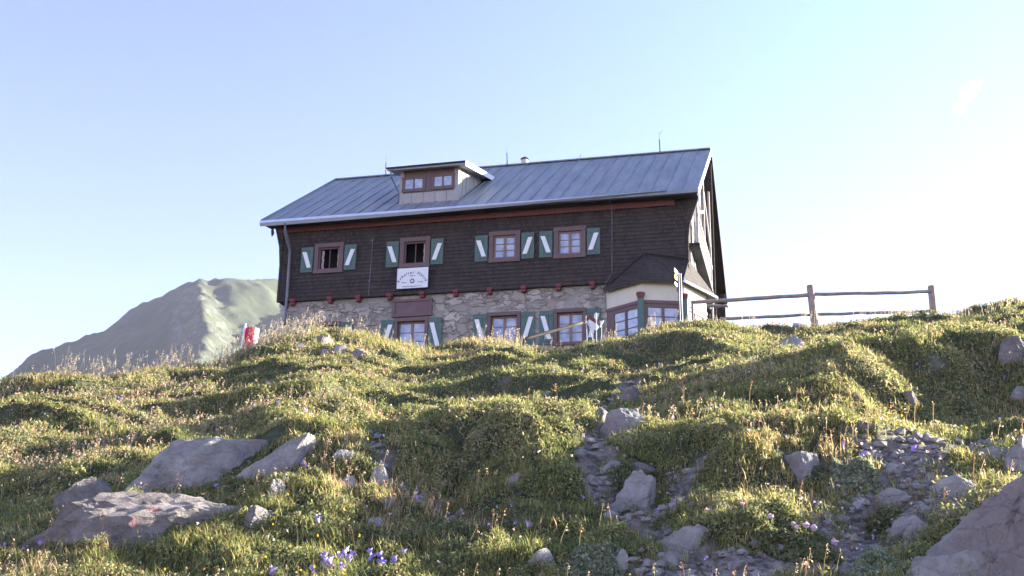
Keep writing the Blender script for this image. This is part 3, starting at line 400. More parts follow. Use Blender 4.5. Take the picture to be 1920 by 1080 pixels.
mb.add([(-18, .10, ZB), (-18, 12.7, ZB), (-18, 12.7, 12.06), (-18, .10, 12.06)], [(0, 3, 2, 1)]); mb.add([(-3.5, .10, ZB), (-3.5, 12.7, ZB), (-3.5, 12.7, 12.06), (-3.5, .10, 12.06)], [(0, 1, 2, 3)])
mb.add([(-18, 12.7, ZB), (-3.5, 12.7, ZB), (-3.5, 12.7, 12.06), (-18, 12.7, 12.06)], [(0, 3, 2, 1)]); R9 = random.Random(4)
for k in range(210):
    sx_, sz_ = R9.uniform(-17.9, -6.4), R9.uniform(9.6, 12.0); w_, h_ = R9.uniform(.10, .26), R9.uniform(.05, .12)
    if any(a-.25-w_ < sx_ < b+.25+w_ and c-.1 < sz_ < d+.2+h_ for a, b, c, d in GW) or (-14.2 < sx_ < -12.2 and sz_ > 11.1): continue
    m_ = R9.choice((6, 7, 8)); P = [(sx_+w_*math.cos(2*math.pi*q/m_+.3)*R9.uniform(.8, 1.1), .10, sz_+h_*math.sin(2*math.pi*q/m_+.3)*R9.uniform(.8, 1.1)) for q in range(m_)]
    P2 = [(sx_+(p[0]-sx_)*.72, .10-R9.uniform(.02, .05), sz_+(p[2]-sz_)*.68) for p in P]; mb.add(P+P2, [tuple(range(m_, 2*m_))]+[(q, (q+1) % m_, m_+(q+1) % m_, m_+q) for q in range(m_)])
mb.build('stone_wall', M['stone'], hut)
# a few stones standing proud of the mortar
# timber storey: lapped shingle courses
TW = [(x+.14, x+WW-.14, 13.19, 14.06) for x in WX_]
mb = MB(HY); z = 12.06; H = .14; TX0, TX1 = -18.38, -3.42
while z < 14.98:
    z1 = min(z+H, 15.0); xs = [TX0]
    for a, b, c, d in TW:
        if z1 > c+.02 and z < d-.02: xs += [a, b]
    xs.append(TX1)
    for a, b in zip(xs[::2], xs[1::2]):
        mb.add([(a, -.018, z), (b, -.018, z), (b, 0, z1), (a, 0, z1), (a, .03, z), (b, .03, z)], [(0, 1, 2, 3), (4, 5, 1, 0)])
    z = z1
# side and back walls with gables
RZ, RY = 19.58, 6.5
for X, fl in ((TX0, 0), (TX1, 1)):
    P = [(X, 0, 12.06), (X, 12.8, 12.06), (X, 12.8, 15.1), (X, RY, RZ-.55), (X, 0, 14.95)]
    mb.add(P, [tuple(range(5)) if fl else tuple(range(5))[::-1]])
mb.add([(TX0, 12.8, 12.06), (TX1, 12.8, 12.06), (TX1, 12.8, 15.1), (TX0, 12.8, 15.1)], [(0, 3, 2, 1)])
mb.add([(TX0, -.02, 12.05), (TX1, -.02, 12.05), (TX1, 12.8, 12.05), (TX0, 12.8, 12.05)], [(0, 3, 2, 1)])
# flared end boards that carry the eaves, and wing boards added on the rear gable
mb.prism([(TX0+.02, -.05, 12.05), (TX0-.05, -.05, 12.05), (TX0-.05, -.05, 13.5), (TX0-.12, -.05, 14.2), (TX0-.33, -.05, 14.97), (TX0+.02, -.05, 14.97)][::-1], (0, .10, 0))
mb.prism([(TX1-.02, -.05, 12.05), (TX1+.03, -.05, 12.05), (TX1+.04, -.05, 13.5), (TX1+.10, -.05, 14.0), (TX1+.36, -.05, 14.75), (TX1+.44, -.05, 14.97), (TX1-.02, -.05, 14.97)], (0, .10, 0))
mb.box(TX1, TX1+.43, 6.75, 6.85, 12.1, 19.1); mb.box(TX1, TX1+.43, 12.7, 12.8, 12.1, 15.3)  # wing boards added so their sunless faces darken the rear gable
mb.build('timber_wall', M['shingle'], hut)
mb = MB(HY)
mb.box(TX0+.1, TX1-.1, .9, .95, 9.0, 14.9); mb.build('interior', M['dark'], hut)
# roof
XE0, XE1 = -18.97, -2.97; XR0 = -19.25
mb = MB(HY)
def roofpt(x_t, t, rear=False, up=0.0):
    y = (-.7+t*(RY+.7)) if not rear else (13.6-t*(13.6-RY)); z = (15.0+t*(RZ-15.0)) if not rear else (15.1+t*(RZ-15.1))
    x = (XE0+(XR0-XE0)*t)*(1-x_t)+XE1*x_t; return (x, y, z+up)
for rear in (False, True):
    a, b, c, d = roofpt(0, 0, rear), roofpt(1, 0, rear), roofpt(1, 1, rear), roofpt(0, 1, rear)
    lo = [(p[0], p[1], p[2]-.11) for p in (a, b, c, d)]
    f = [(0, 1, 2, 3), (4, 7, 6, 5), (0, 4, 5, 1), (1, 5, 6, 2), (3, 7, 4, 0)]
    if rear: f = [g[::-1] for g in f]
    mb.add([a, b, c, d]+lo, f)
n = 30
for i in range(1, n):
    for rear in (False, True):
        xt = i/n; a, b = roofpt(xt, .004, rear, .015), roofpt(xt, .996, rear, .015)
        mb.beam(a, b, .02, .04)
mb.beam((XR0, RY, RZ+.02), (XE1, RY, RZ+.02), .22, .05); mb.beam(roofpt(0, 0, False, .03), roofpt(0, 1, False, .03), .05, .09)
roof = mb.build('roof', M['roof'], hut)
mb = MB(HY)   # soffits and rafter tails
mb.add([(XE0+.05, -.66, 14.87), (XE1-.03, -.66, 14.87), (XE1-.03, 0.05, 14.96), (XE0+.05, 0.05, 14.96)], [(0, 3, 2, 1)])
mb.add([(XE0+.02, -.68, 14.85), (XE1, -.68, 14.85), (XE1, -.68, 14.93), (XE0+.02, -.68, 14.93)], [(0, 1, 2, 3)])
for rear in (False, True):
    q = [roofpt(1, 0, rear, -.13), roofpt(1, 1, rear, -.13)]; mb.add([q[0], q[1], (TX1, q[1][1], q[1][2]), (TX1, q[0][1], q[0][2])], [(0, 1, 2, 3)])
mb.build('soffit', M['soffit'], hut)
mb = MB(HY)   # verge boards on the right gable
a, b = roofpt(1, 0, False, -.10), roofpt(1, 1, False, -.10); mb.beam((XE1+.02, a[1], a[2]), (XE1+.02, b[1], b[2]), .04, .20)
mb.box(XE1+.0, XE1+.045, -.62, -.40, 14.45, 14.88)
mb.build('verge_board', M['white'], hut)
mb = MB(HY); a, b = roofpt(1, 0, True, -.12), roofpt(1, 1, True, -.12); mb.beam((XE1+.02, a[1], a[2]), (XE1+.02, b[1], b[2]), .04, .22)
mb.build('verge_board', M['soffit'], hut)
# eaves gutter, deep at the left end and tapering to the right
mb = MB(HY); g0, g1 = XE0-.02, -4.0
for i in range(24):
    xa, xb = g0+(g1-g0)*i/24, g0+(g1-g0)*(i+1)/24
    ha, hb = [.20*(1-((x-g0)/(g1-g0))**2.2)+.012 for x in (xa, xb)]
    za, zb = 15.0, 15.0
    mb.add([(xa, -.74, za-ha), (xb, -.74, zb-hb), (xb, -.80, zb-hb*.45), (xa, -.80, za-ha*.45), (xb, -.79, zb), (xa, -.79, za), (xa, -.72, za), (xb, -.72, zb)],
           [(0, 1, 2, 3), (3, 2, 4, 5), (5, 4, 7, 6), (6, 7, 1, 0)])
mb.build('gutter', M['metal'], hut)
# red scalloped trim
mb = MB(HY); x = -18.55
pts = []; 
while x < -3.85:
    xb = x+.155; mb.prism([(x, -.12, 14.92), (x, -.12, 14.74), (x+.04, -.12, 14.705), (x+.115, -.12, 14.705), (xb, -.12, 14.74), (xb, -.12, 14.92)], (0, .03, 0)); x = xb
mb.build('scalloped_trim', M['redtrim'], hut)
# downpipe
mb = MB(HY); mb.tube([(-17.99, -.72, 14.85), (-17.99, -.70, 14.55), (-18.0, -.35, 14.25), (-17.98, -.16, 13.95), (-17.98, -.13, 12.2), (-18.02, -.06, 11.9), (-18.06, -.06, 9.2)], .058, 10); mb.build('downpipe', M['pipe'], hut, smooth=True)
# hanging ornament under the left eave
mb = MB(HY); mb.tube([(-18.62, -.45, 14.85), (-18.62, -.45, 14.72), (-18.60, -.45, 14.6), (-18.62, -.45, 14.48)], [.02, .05, .06, .02], 6); mb.build('eave_pendant', M['iron'], hut)
# lightning conductors on the facade
mb = MB(HY); mb.tube([(-6.0, -.80, 15.0), (-5.98, -.2, 14.75), (-6.0, -.05, 14.4), (-6.02, -.05, 12.4), (-6.25, -.05, 12.0), (-6.27, .05, 11.2)], .012, 5); mb.build('cable', M['pipe'], hut)
mb = MB(HY); mb.tube([(-14.8, -.05, 14.3), (-14.85, -.05, 12.1)], .011, 5)
for z in (14.15, 12.6): mb.box(-14.86, -14.80, -.09, -.03, z, z+.06)
mb.build('cable', M['pipe'], hut)
# beam ends
for x in (-17.77, -16.32, -15.23, -14.04, -12.82, -11.58, -10.34, -9.11, -7.88, -6.69):
    mb = MB(HY); mb.box(x-.09, x+.09, -.17, .12, 12.00, 12.12); mb.box(x-.07, x+.07, -.13, .12, 11.90, 11.998); mb.build('beam_end', M['red'], hut)
# windows
def sash(mb, x0, x1, z0, z1, y, cols=2, rows=3, w=.06, gm=.022, d=.05):
    mb.box(x0, x0+w, y, y+d, z0, z1); mb.box(x1-w, x1, y, y+d, z0, z1); mb.box(x0+w, x1-w, y, y+d, z0, z0+w); mb.box(x0+w, x1-w, y, y+d, z1-w, z1)
    xm = (x0+x1)/2; mb.box(xm-.045, xm+.045, y-.004, y+d, z0+w, z1-w)
    for a, b in ((x0+w, xm-.045), (xm+.045, x1-w)):
        for k in range(1, rows):
            zz = z0+w+(z1-z0-2*w)*k/rows; mb.box(a, b, y+.012, y+d, zz-gm/2, zz+gm/2)
def pane(x0, x1, z0, z1, y, parent):
    MB(HY).add([(x0, y, z0), (x1, y, z0), (x1, y+.004, z1), (x0, y-.003, z1)], [(0, 1, 2, 3)]).build('pane', M['glass'], parent)
def surround(x0, x1, z0, z1, w, wt, y0, y1, mb, wb=None):
    wb = wb or wt
    mb.box(x0, x0+w, y0, y1, z0+wb, z1-wt); mb.box(x1-w, x1, y0, y1, z0+wb, z1-wt)
    mb.box(x0-.01, x1+.01, y0-.012, y1, z1-wt, z1); mb.box(x0-.01, x1+.01, y0-.012, y1, z0, z0+wb)
def shutter(x0, x1, z0, z1, y, flip, name='shutter'):
    mb = MB(HY); n = 3; w = (x1-x0)/n
    for i in range(n): mb.box(x0+i*w+.004, x0+(i+1)*w-.004, y, y+.03, z0, z1)
    mb.box(x0+.01, x1-.01, y-.018, y, z0+.10, z0+.15); mb.box(x0+.01, x1-.01, y-.018, y, z1-.17, z1-.12)
    s = mb.build(name, M['green'], hut)
    mb = MB(HY); a, b = (x0+.06, x1-.06) if not flip else (x1-.06, x0+.06); sg = 1 if not flip else -1
    zt, zb = z1-.19, z0+.17
    P = [(a-sg*.01, y-.03, zt), (a+sg*.15, y-.03, zt), (b+sg*.01, y-.03, zb), (b-sg*.15, y-.03, zb)]
    if flip: P = P[::-1]
    mb.prism(P[::-1], (0, .025, 0)); mb.build('stripe', M['white'], s); return s
for i, x in enumerate(WX_):
    mb = MB(HY); surround(x+.01, x+WW-.01, 13.05, 14.2, .155, .155, -.075, .03, mb, .15); win = mb.build('window', M['frame'], hut)
    a, b, c, d = x+.17, x+WW-.17, 13.2, 14.04
    mb = MB(HY)
    if i >= 2:
        sash(mb, a, b, c, d, .0); mb.build('sash', M['sash'], win); pane(a+.05, b-.05, c+.05, d-.05, .035, win)
        MB(HY).box(a+.03, b-.03, -.02, .0, c-.004, c+.022).build('sill', M['white'], win)
    else:   # open casement: one leaf swung inwards, patterned curtains tied back
        w = .05; mb.box(a, a+w, .0, .05, c, d); mb.box(b-w, b, .0, .05, c, d); mb.box(a+w, b-w, .0, .05, c, c+w); mb.box(a+w, b-w, .0, .05, d-w, d)
        mb.beam(((a+b)/2-.02, .10, c+.05), ((a+b)/2-.02, .10, d-.05), .03, .03)
        mb.build('sash', M['frame'], win)
        for xa, xb in ([(a+.05, a+.15), (b-.13, b-.05)] if i == 0 else [(b-.13, b-.05)]):
            mc = MB(HY); k = 8
            for j in range(k):
                za, zb = c+.05+(d-c-.1)*j/k, c+.05+(d-c-.1)*(j+1)/k; o = .012*math.sin(j*2.1); o2 = .012*math.sin((j+1)*2.1)
                mc.add([(xa+o, .14, za), (xb+o, .12, za), (xb+o2, .12, zb), (xa+o2, .14, zb)], [(0, 1, 2, 3)])
            mc.build('curtain', M['curtain'], win)
        MB(HY).box(a-.2, b+.2, .6, .62, c-.2, d+.2).build('room_shade_sheet', M['dark'], win)  # near-black sheet stands in for the shade inside the open window
    shutter(x-.51, x-.035, 13.12, 14.09, -.075, False); shutter(x+WW+.035, x+WW+.50, 13.12, 14.09, -.075, True)
flips = [(True, True), (True, False), (False, True), (False, True)]
for i, (a, b, c, d) in enumerate(GW):
    mb = MB(HY); surround(a-.09, b+.09, c-.08, d+.10, .12, .13, .02, .16, mb, .10); win = mb.build('window', M['frame'], hut)
    mb = MB(HY); sash(mb, a+.03, b-.03, c+.02, d-.03, .18); mb.build('sash', M['sash'], win); pane(a+.08, b-.08, c+.07, d-.08, .21, win)
    l, r = flips[i]; shutter(a-.60, a-.10, c-.02, d+.06, .03, l); shutter(b+.10, b+.60, c-.02, d+.06, .03, r)
# boarded panel over the second ground-floor window
mb = MB(HY); surround(-13.95, -12.47, 11.26, 11.90, .11, .09, .0, .1, mb); pn = mb.build('wall_panel', M['frame'], hut)
MB(HY).box(-13.84, -12.58, .03, .09, 11.35, 11.81).build('panel_board', mat('mauve_board', (.13, .085, .10), .8, col2=(.17, .11, .12), scale=4), pn)
# ridge furniture
for x, h in ((-16.92, .85), (-11.49, .80), (-5.02, .85)):
    mb = MB(HY); mb.tube([(x, RY, RZ-.02), (x, RY, RZ+.10), (x, RY, RZ+.14)], [.10, .035, .02], 8); mb.tube([(x, RY, RZ+.1), (x-.02, RY, RZ+h*.75)], .022, 6); mb.tube([(x-.02, RY, RZ+h*.75), (x-.02, RY, RZ+h+.12)], .008, 5)
    if x > -6: mb.tube([(x-.02, RY, RZ+h), (x+.14, RY, RZ+h+.18)], .006, 4)
    mb.build('lightning_rod', M['iron'], hut)
mb = MB(HY); mb.tube([(-8.44, RY, RZ+.02), (-8.40, RY, RZ+.12), (-8.33, RY, RZ+.24), (-8.33, RY, RZ+.02)], .008, 5); mb.build('ridge_hook', M['iron'], hut)
mb = MB(HY); mb.box(-11.28, -10.5, RY+.12, RY+.85, RZ-.4, RZ+.12); mb.tube([(-10.82, RY+.4, RZ+.12), (-10.82, RY+.4, RZ+.36), (-10.82, RY+.4, RZ+.39)], [.19, .15, .15], 12)
ch = mb.build('chimney', M['plaster'], hut); MB(HY).tube([(-10.82, RY+.4, RZ+.42), (-10.82, RY+.4, RZ+.44), (-10.82, RY+.4, RZ+.52)], [.19, .19, .06], 12).build('chimney_cap', M['iron'], ch)
# dormer
def rz(y): return 15.0+(y+.7)*(RZ-15)/(RY+.7)
def dz(y): return 16.96+(y-.1)*.25
D0, D1, DY = -14.02, -11.77, .44
mb = MB(HY)
yb = 4.0
mb.add([(D1, DY, rz(DY)), (D1, yb, rz(yb)), (D1, yb, dz(yb)), (D1, DY, dz(DY))], [(0, 1, 2, 3)]); mb.add([(D0, DY, rz(DY)), (D0, yb, rz(yb)), (D0, yb, dz(yb)), (D0, DY, dz(DY))], [(0, 3, 2, 1)])
mb.add([(D0, DY, rz(DY)-.05), (D1, DY, rz(DY)-.05), (D1, DY, 16.14), (D0, DY, 16.14)], [(0, 1, 2, 3)])
mb.box(D0-.01, D0+.13, DY-.02, DY+.05, 15.7, dz(DY)); mb.box(D1-.15, D1+.01, DY-.02, DY+.05, 15.7, dz(DY)-.02)
for k in range(1, 5):
    x = D0+(D1-D0)*k/5; mb.box(x-.012, x+.012, DY-.025, DY, rz(DY), 16.14)
for k in range(1, 7):
    y = DY+.50*k; mb.box(D1, D1+.022, y-.012, y+.012, rz(y), max(dz(y)-.02, rz(y)+.01))
dorm = mb.build('dormer', M['clad'], hut)
mb = MB(HY); mb.box(D0+.13, D1-.15, DY-.005, DY+.04, 16.14, dz(DY)-.01)
mb.build('front_boarding', mat('brown_dormer_boards', (.12, .085, .075), .8, col2=(.15, .11, .09), scale=9, stretch=(1, 1, 6)), dorm)
for x0, x1, z0, z1 in ((-13.93, -13.02, 16.18, 16.78), (-12.80, -11.90, 16.20, 16.80)):
    mb = MB(HY); surround(x0, x1, z0, z1, .12, .10, DY-.045, DY-.008, mb, .12); w = mb.build('window', M['frame'], dorm)
for x0, x1, z0, z1 in ((-13.93, -13.02, 16.18, 16.78), (-12.80, -11.90, 16.20, 16.80)):
    mb = MB(HY); MBp = MB(HY); xm = (x0+x1)/2
    mb.box(x0+.115, x1-.115, DY-.028, DY-.012, z0+.115, z1-.095)
    mb.build('pane', M['glass'], dorm); MB(HY).box(xm-.03, xm+.03, DY-.04, DY-.0285, z0+.12, z1-.1).build('mullion', M['frame'], dorm)
mb = MB(HY); mb.box(-13.0, -12.82, DY-.03, DY-.006, 16.16, dz(DY)-.02); mb.build('centre_post', M['frame'], dorm)
x0, x1 = -14.42, -11.40; ya, yb2 = .05, 4.15
mb = MB(HY); P = [(x0, ya, dz(ya)), (x1, ya, dz(ya)), (x1, yb2, dz(yb2)), (x0, yb2, dz(yb2))]
mb.add(P+[(p[0], p[1], p[2]+.10) for p in P], [(0, 3, 2, 1), (4, 5, 6, 7), (0, 1, 5, 4), (1, 2, 6, 5), (2, 3, 7, 6), (3, 0, 4, 7)])
for k in range(1, 6): x = x0+(x1-x0)*k/6; mb.beam((x, ya, dz(ya)+.11), (x, yb2, dz(yb2)+.11), .03, .04)
drf = mb.build('dormer_roof', M['clad'], dorm)
MB(HY).beam((x1+.012, ya-.03, dz(ya-.03)+.04), (x1+.012, yb2-.1, dz(yb2-.1)+.04), .03, .20).build('verge_trim', M['white'], drf)
MB(HY).tube([(x0-.02, ya-.05, dz(ya)+.08), (x1+.03, ya-.05, dz(ya)+.10)], .035, 8).build('dormer_gutter', M['iron'], drf)
MB(HY).tube([(x0+.14, ya-.04, dz(ya)+.05), (x0+.16, ya, dz(ya)-.25), (x0+.36, DY-.05, 16.2), (x0+.36, DY-.05, 15.85)], .03, 6).build('downpipe', M['pipe'], dorm)
# balcony on the right gable
bal = thing('balcony', None, None, (TX1, HY+3.4, 13.3)); bal.parent = hut; bal.location = Vector((TX1, HY+3.4, 13.3))-wloc(hut)
BX = TX1+.33
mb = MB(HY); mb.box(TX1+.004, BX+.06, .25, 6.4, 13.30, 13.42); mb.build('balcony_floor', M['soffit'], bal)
mb = MB(HY)
mb.box(BX-.03, BX+.04, .25, 6.4, 14.42, 14.50); mb.box(BX-.02, BX+.03, .25, 6.4, 13.52, 13.57)
y = .34
while y < 6.35: mb.box(BX-.012, BX+.018, y, y+.06, 13.57, 14.42); y += .36
mb.build('railing', M['palewood'], bal)
for y in (.28, 3.2, 6.1):
    mb = MB(HY); mb.box(BX-.05, BX+.03, y, y+.10, 13.42, min(rz(y)-.35, 17.6) if y > 1 else 15.05); mb.build('post', M['palewood'], bal)
mb = MB(HY)
for a_, b_ in (((BX, .4, 14.6), (BX, 3.1, 15.6)), ((BX, 3.4, 16.5), (BX, 5.9, 15.2)), ((BX, 6.2, 12.3), (BX, 6.2, 13.4))): MB(HY).beam(a_, b_, .06, .09).build('brace', M['palewood'], bal)
for y0, y1 in ((.55, 1.65), (2.5, 3.6), (4.5, 5.6)):
    mb = MB(HY); X = TX1+.005; mb.box(X, X+.05, y0, y0+.1, 12.25, 13.28); mb.box(X, X+.05, y1-.1, y1, 12.25, 13.28); mb.box(X, X+.05, y0+.1, y1-.1, 13.18, 13.28); mb.box(X, X+.05, y0+.1, y1-.1, 12.25, 12.35)
    w = mb.build('window', M['palewood'], hut); MB(HY).box(X+.002, X+.02, y0+.1, y1-.1, 12.35, 13.18).build('pane', M['glass'], w)
    mb = MB(HY); mb.box(X+.05, X+.08, y1+.02, y1+.42, 12.25, 13.28); s = mb.build('shutter', M['green'], hut)
mb = MB(HY); X = TX1+.005; mb.box(X, X+.04, 1.3, 2.1, 13.45, 15.3); mb.build('balcony_door', M['frame'], hut)
for y0, y1 in ((2.9, 3.7), (4.4, 5.2)): MB(HY).box(X, X+.04, y0, y1, 14.1, 15.2).build('window', M['glass'], hut)
# bay at the right front corner
BP = [(-6.24, .10), (-4.92, -.80), (-3.55, -.36), (-2.95, 1.15), (-3.3, 2.3), (-3.5, 2.5)]
bay = thing('corner_bay', None, None, (-4.6, HY+.6, 9)); bay.parent = hut; bay.location = Vector((-4.6, HY+.6, 9))-wloc(hut)
def bayring(mb, z0, z1, off=0.0, pts=BP):
    c = Vector((-4.3, .9)); Q = []
    for p in pts: v = Vector(p)-c; Q.append(tuple(c+v*(1+off/v.length)))
    for (a, b) in zip(Q, Q[1:]):
        mb.add([(a[0], a[1], z0), (b[0], b[1], z0), (b[0], b[1], z1), (a[0], a[1], z1)], [(0, 1, 2, 3)])
    return Q
mb = MB(HY); bayring(mb, 11.17, 11.95); mb.build('rendered_band', M['cream'], bay)
mb = MB(HY); Q = bayring(mb, ZB, 9.85, -.02); mb.build('bay_plinth', M['stone'], bay)
mb = MB(HY); Q = bayring(mb, 11.06, 11.168, .035); q0 = bayring(MB(), 0, 1, -.02)
for z in (11.168, 11.06): mb.add([(x, y, z) for x, y in Q]+[(x, y, z) for x, y in q0], [(i, i+1, len(Q)+i+1, len(Q)+i) for i in range(len(Q)-1)])
mb.build('bay_lintel', M['frame'], bay)
for k, (a, b) in enumerate(zip(BP[:4], BP[1:5])):
    A, B = Vector((a[0], a[1], 0)), Vector((b[0], b[1], 0)); d = (B-A).normalized(); nrm = Vector((d.y, -d.x, 0)); Ln = (B-A).length
    def slab(mb, s0, s1, z0, z1, o0, o1):
        P = [A+d*s0+nrm*o0, A+d*s1+nrm*o0, A+d*s1+nrm*o1, A+d*s0+nrm*o1]
        mb.add([(p.x, p.y, z0) for p in P]+[(p.x, p.y, z1) for p in P], [(0, 1, 2, 3), (7, 6, 5, 4), (0, 4, 5, 1), (1, 5, 6, 2), (2, 6, 7, 3), (3, 7, 4, 0)])
    mb = MB(HY); m0 = .34 if k == 0 else .22; m1 = Ln-(.18 if k == 0 else .22)
    slab(mb, .02, m0, 9.85, 11.06, 0, -.06); slab(mb, m1, Ln-.02, 9.85, 11.06, 0, -.06); slab(mb, m0, m1, 10.93, 11.06, 0, -.06); slab(mb, m0, m1, 9.85, 10.0, 0, -.06)
    sm = (m0+m1)/2; slab(mb, sm-.045, sm+.045, 10.0, 10.93, -.005, -.06); 
    for q0_, q1_ in ((m0, sm-.045), (sm+.045, m1)):
        for f in (1/3, 2/3): slab(mb, q0_, q1_, 10+.93*f-.012, 10+.93*f+.012, -.02, -.05)
    w = mb.build('window', M['frame'], bay); mb = MB(HY); slab(mb, m0-.01, m1+.01, 9.99, 10.94, -.045, -.052); mb.build('pane', M['glass'], w)
for k in (1, 2):
    x, y = BP[k]; v = (Vector((x, y))-Vector((-4.3, .9))).normalized(); x += v.x*.06; y += v.y*.06
    mb = MB(HY); mb.tube([(x, y, 9.5), (x, y, 11.18)], .11, 8); pt = mb.build('bay_post', M['green'], bay)
    mb = MB(HY); mb.tube([(x, y, 11.18), (x, y, 11.24), (x, y, 11.34), (x, y, 11.40)], [.085, .11, .15, .15], 8); mb.build('capital', M['redtrim'], pt)
EP = [(-6.32, -.04), (-4.92, -1.06), (-3.54, -.66), (-2.64, 1.40), (-2.95, 2.6), (-3.42, 2.7)]
mb = MB(HY); ap = (-4.9, -.02, 13.05); ap2 = (-3.40, .10, 12.75); n = len(EP)
tops = [ap, ap, ap2, ap2, (-3.42, 1.2, 12.4), (-3.42, 2.7, 11.9)]
for i in range(n-1):
    a, b = EP[i], EP[i+1]; P = [(a[0], a[1], 11.80), (b[0], b[1], 11.80), tops[i+1], tops[i]]
    if i == 0: P = P[:3]
    if tops[i] == tops[i+1]: P = P[:3]
    mb.add(P, [tuple(range(len(P)))])
for i in range(n-1):
    a, b = EP[i], EP[i+1]; mb.add([(a[0], a[1], 11.72), (b[0], b[1], 11.72), (b[0], b[1], 11.80), (a[0], a[1], 11.80)], [(0, 1, 2, 3)])
rf = mb.build('bay_roof', M['shingle'], bay)
mb = MB(HY); q = EP; c = BP
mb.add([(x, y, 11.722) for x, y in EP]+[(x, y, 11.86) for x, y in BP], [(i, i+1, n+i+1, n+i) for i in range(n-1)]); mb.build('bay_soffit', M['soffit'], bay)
mb = MB(HY); mb.tube([(ap[0], ap[1]-.02, ap[2]), (-4.92, -1.06, 11.83)], .03, 6); mb.tube([(ap2[0], ap2[1]-.03, ap2[2]), (-3.54, -.66, 11.83)], .03, 6); mb.tube([(ap[0], -.08, ap[2]+.01), (-3.40, -.08, ap2[2]+.01)], .03, 6); mb.tube([(ap[0], -.08, ap[2]+.01), (-6.32, -.1, 11.83)], .025, 6)
mb.build('hip_trim', M['soffit'], rf)
mb = MB(HY); mb.tube([(-3.5, -.70, 11.77), (-2.60, 1.42, 11.77)], .05, 8); mb.tube([(-2.60, 1.42, 11.77), (-2.92, 2.62, 11.77)], .05, 8); mb.build('bay_gutter', M['metal'], rf)
# name board
sg = thing('name_board', 'white painted board with arched black lettering hanging below the open window', 'sign', (-13.19, HY-.13, 12.25))
mb = MB(HY); mb.box(-13.77, -12.60, -.13, -.10, 12.26, 13.02); mb.build('board', M['white'], sg)
mb = MB(HY)
for b_ in ((-13.80, -12.57, 12.235, 12.26), (-13.80, -12.57, 13.02, 13.045), (-13.80, -13.77, 12.26, 13.02), (-12.60, -12.57, 12.26, 13.02)): mb.box(b_[0], b_[1], -.14, -.095, b_[2], b_[3])
mb.build('board_frame', M['ink'], sg)
def text_mesh(s, size, shear=0):
    c = bpy.data.curves.new('t', 'FONT'); c.body = s; c.size = size; c.offset = size*.015; c.shear = shear; o = bpy.data.objects.new('t', c); COL.objects.link(o)
    bpy.context.view_layer.update(); me = bpy.data.meshes.new_from_object(o.evaluated_get(bpy.context.evaluated_depsgraph_get())); bpy.data.objects.remove(o)
    v = [tuple(q.co) for q in me.vertices]; f = [tuple(p.vertices) for p in me.polygons]; bpy.data.meshes.remove(me); return v, f
mb = MB(HY); word = 'Anhalter Hütte'; size = .15; wd = []; gl = []
for chx in word:
    v, f = text_mesh(chx, size, .1) if chx != ' ' else ([], []); gl.append((v, f)); wd.append((max(q[0] for q in v)+.022) if v else .075)
tot = sum(wd); cx, cz, Rr = -13.19, 12.27, .53; ang = tot/Rr; t = -ang/2
for (v, f), w in zip(gl, wd):
    a = t+w/Rr/2; t += w/Rr
    if not v: mb.build('lettering', M['ink'], sg); mb = MB(HY); continue
    mb.add([(cx+math.sin(a)*(Rr+q[1])+math.cos(a)*(q[0]-w/2), -.1325, cz+math.cos(a)*(Rr+q[1])-math.sin(a)*(q[0]-w/2)) for q in v], f)
mb.build('lettering', M['ink'], sg)
for s, sz, x, z in (('2040 m', .07, -13.19, 12.70), ('Sektion', .065, -13.50, 12.46), ('Anhalt', .065, -12.88, 12.46), ('Deutscher Alpenverein e.V.', .065, -13.19, 12.31)):
    v, f = text_mesh(s, sz); w = max(q[0] for q in v); MB(HY).add([(x+q[0]-w/2, -.1325, z+q[1]) for q in v], f).build('lettering', M['ink'], sg)
mb = MB(HY); N_ = 24; mb.prism([(cx+.09*math.cos(2*math.pi*k/N_), -.1315, 12.525+.09*math.sin(2*math.pi*k/N_)) for k in range(N_)], (0, -.004, 0)); em = mb.build('emblem', M['emblem'], sg)
mb = MB(HY); mb.prism([(cx+(.07 if k % 2 else .03)*math.cos(2*math.pi*k/12), -.1357, 12.525+(.07 if k % 2 else .03)*math.sin(2*math.pi*k/12)) for k in range(12)], (0, -.003, 0)); mb.build('emblem_star', M['white'], em)
# ---------------------------------------------------------------- fence, posts and signs on the crest
def gh(x, y): return float(ground_h(np.array([x]), np.array([y]))[0])
fence = thing('wooden_fence', 'weathered wooden fence with two round rails and thick posts right of the hut', 'fence', (FP[1][0], FP[1][1], gh(*FP[1][:2])))
def wob(a, b, n, s, sd):
    R_ = random.Random(sd); a = Vector(a); b = Vector(b); return [tuple(a+(b-a)*i/n+Vector((0, R_.uniform(-s, s), R_.uniform(-s, s)))) for i in range(n+1)]
for i, (x, y, zt, r) in enumerate(FP):
    mb = MB(); g = gh(x, y)-.4; lean = (.0, .0) if i != 1 else (-.05, .0)
    mb.tube([(x-lean[0], y, g), (x, y, (g+zt)/2), (x+lean[0], y, zt-.03), (x+lean[0], y, zt)], [r*1.15, r, r*.95, r*.8], 10)
    mb.build('post', M['oldwood'], fence)
for k, (a, b, r) in enumerate(RAILS):
    mb = MB(); mb.tube(wob(a, b, 8, .012, k), [r*(1+.05*math.sin(j*1.7)) for j in range(9)], 8); mb.build('rail', M['oldwood'], fence, smooth=True)
hr = thing('handrail', 'short slanting wooden handrail rising in front of the ground-floor windows', 'handrail', (HR[0][0], HR[0][1], gh(HR[0][0], HR[0][1])))
mb = MB(); mb.tube(wob(HR[0], HR[1], 5, .01, 5), .05, 8); mb.build('rail', mat('yellowed_wood', (.045, .033, .026), .8, col2=(.065, .05, .038), scale=5), hr, smooth=True)
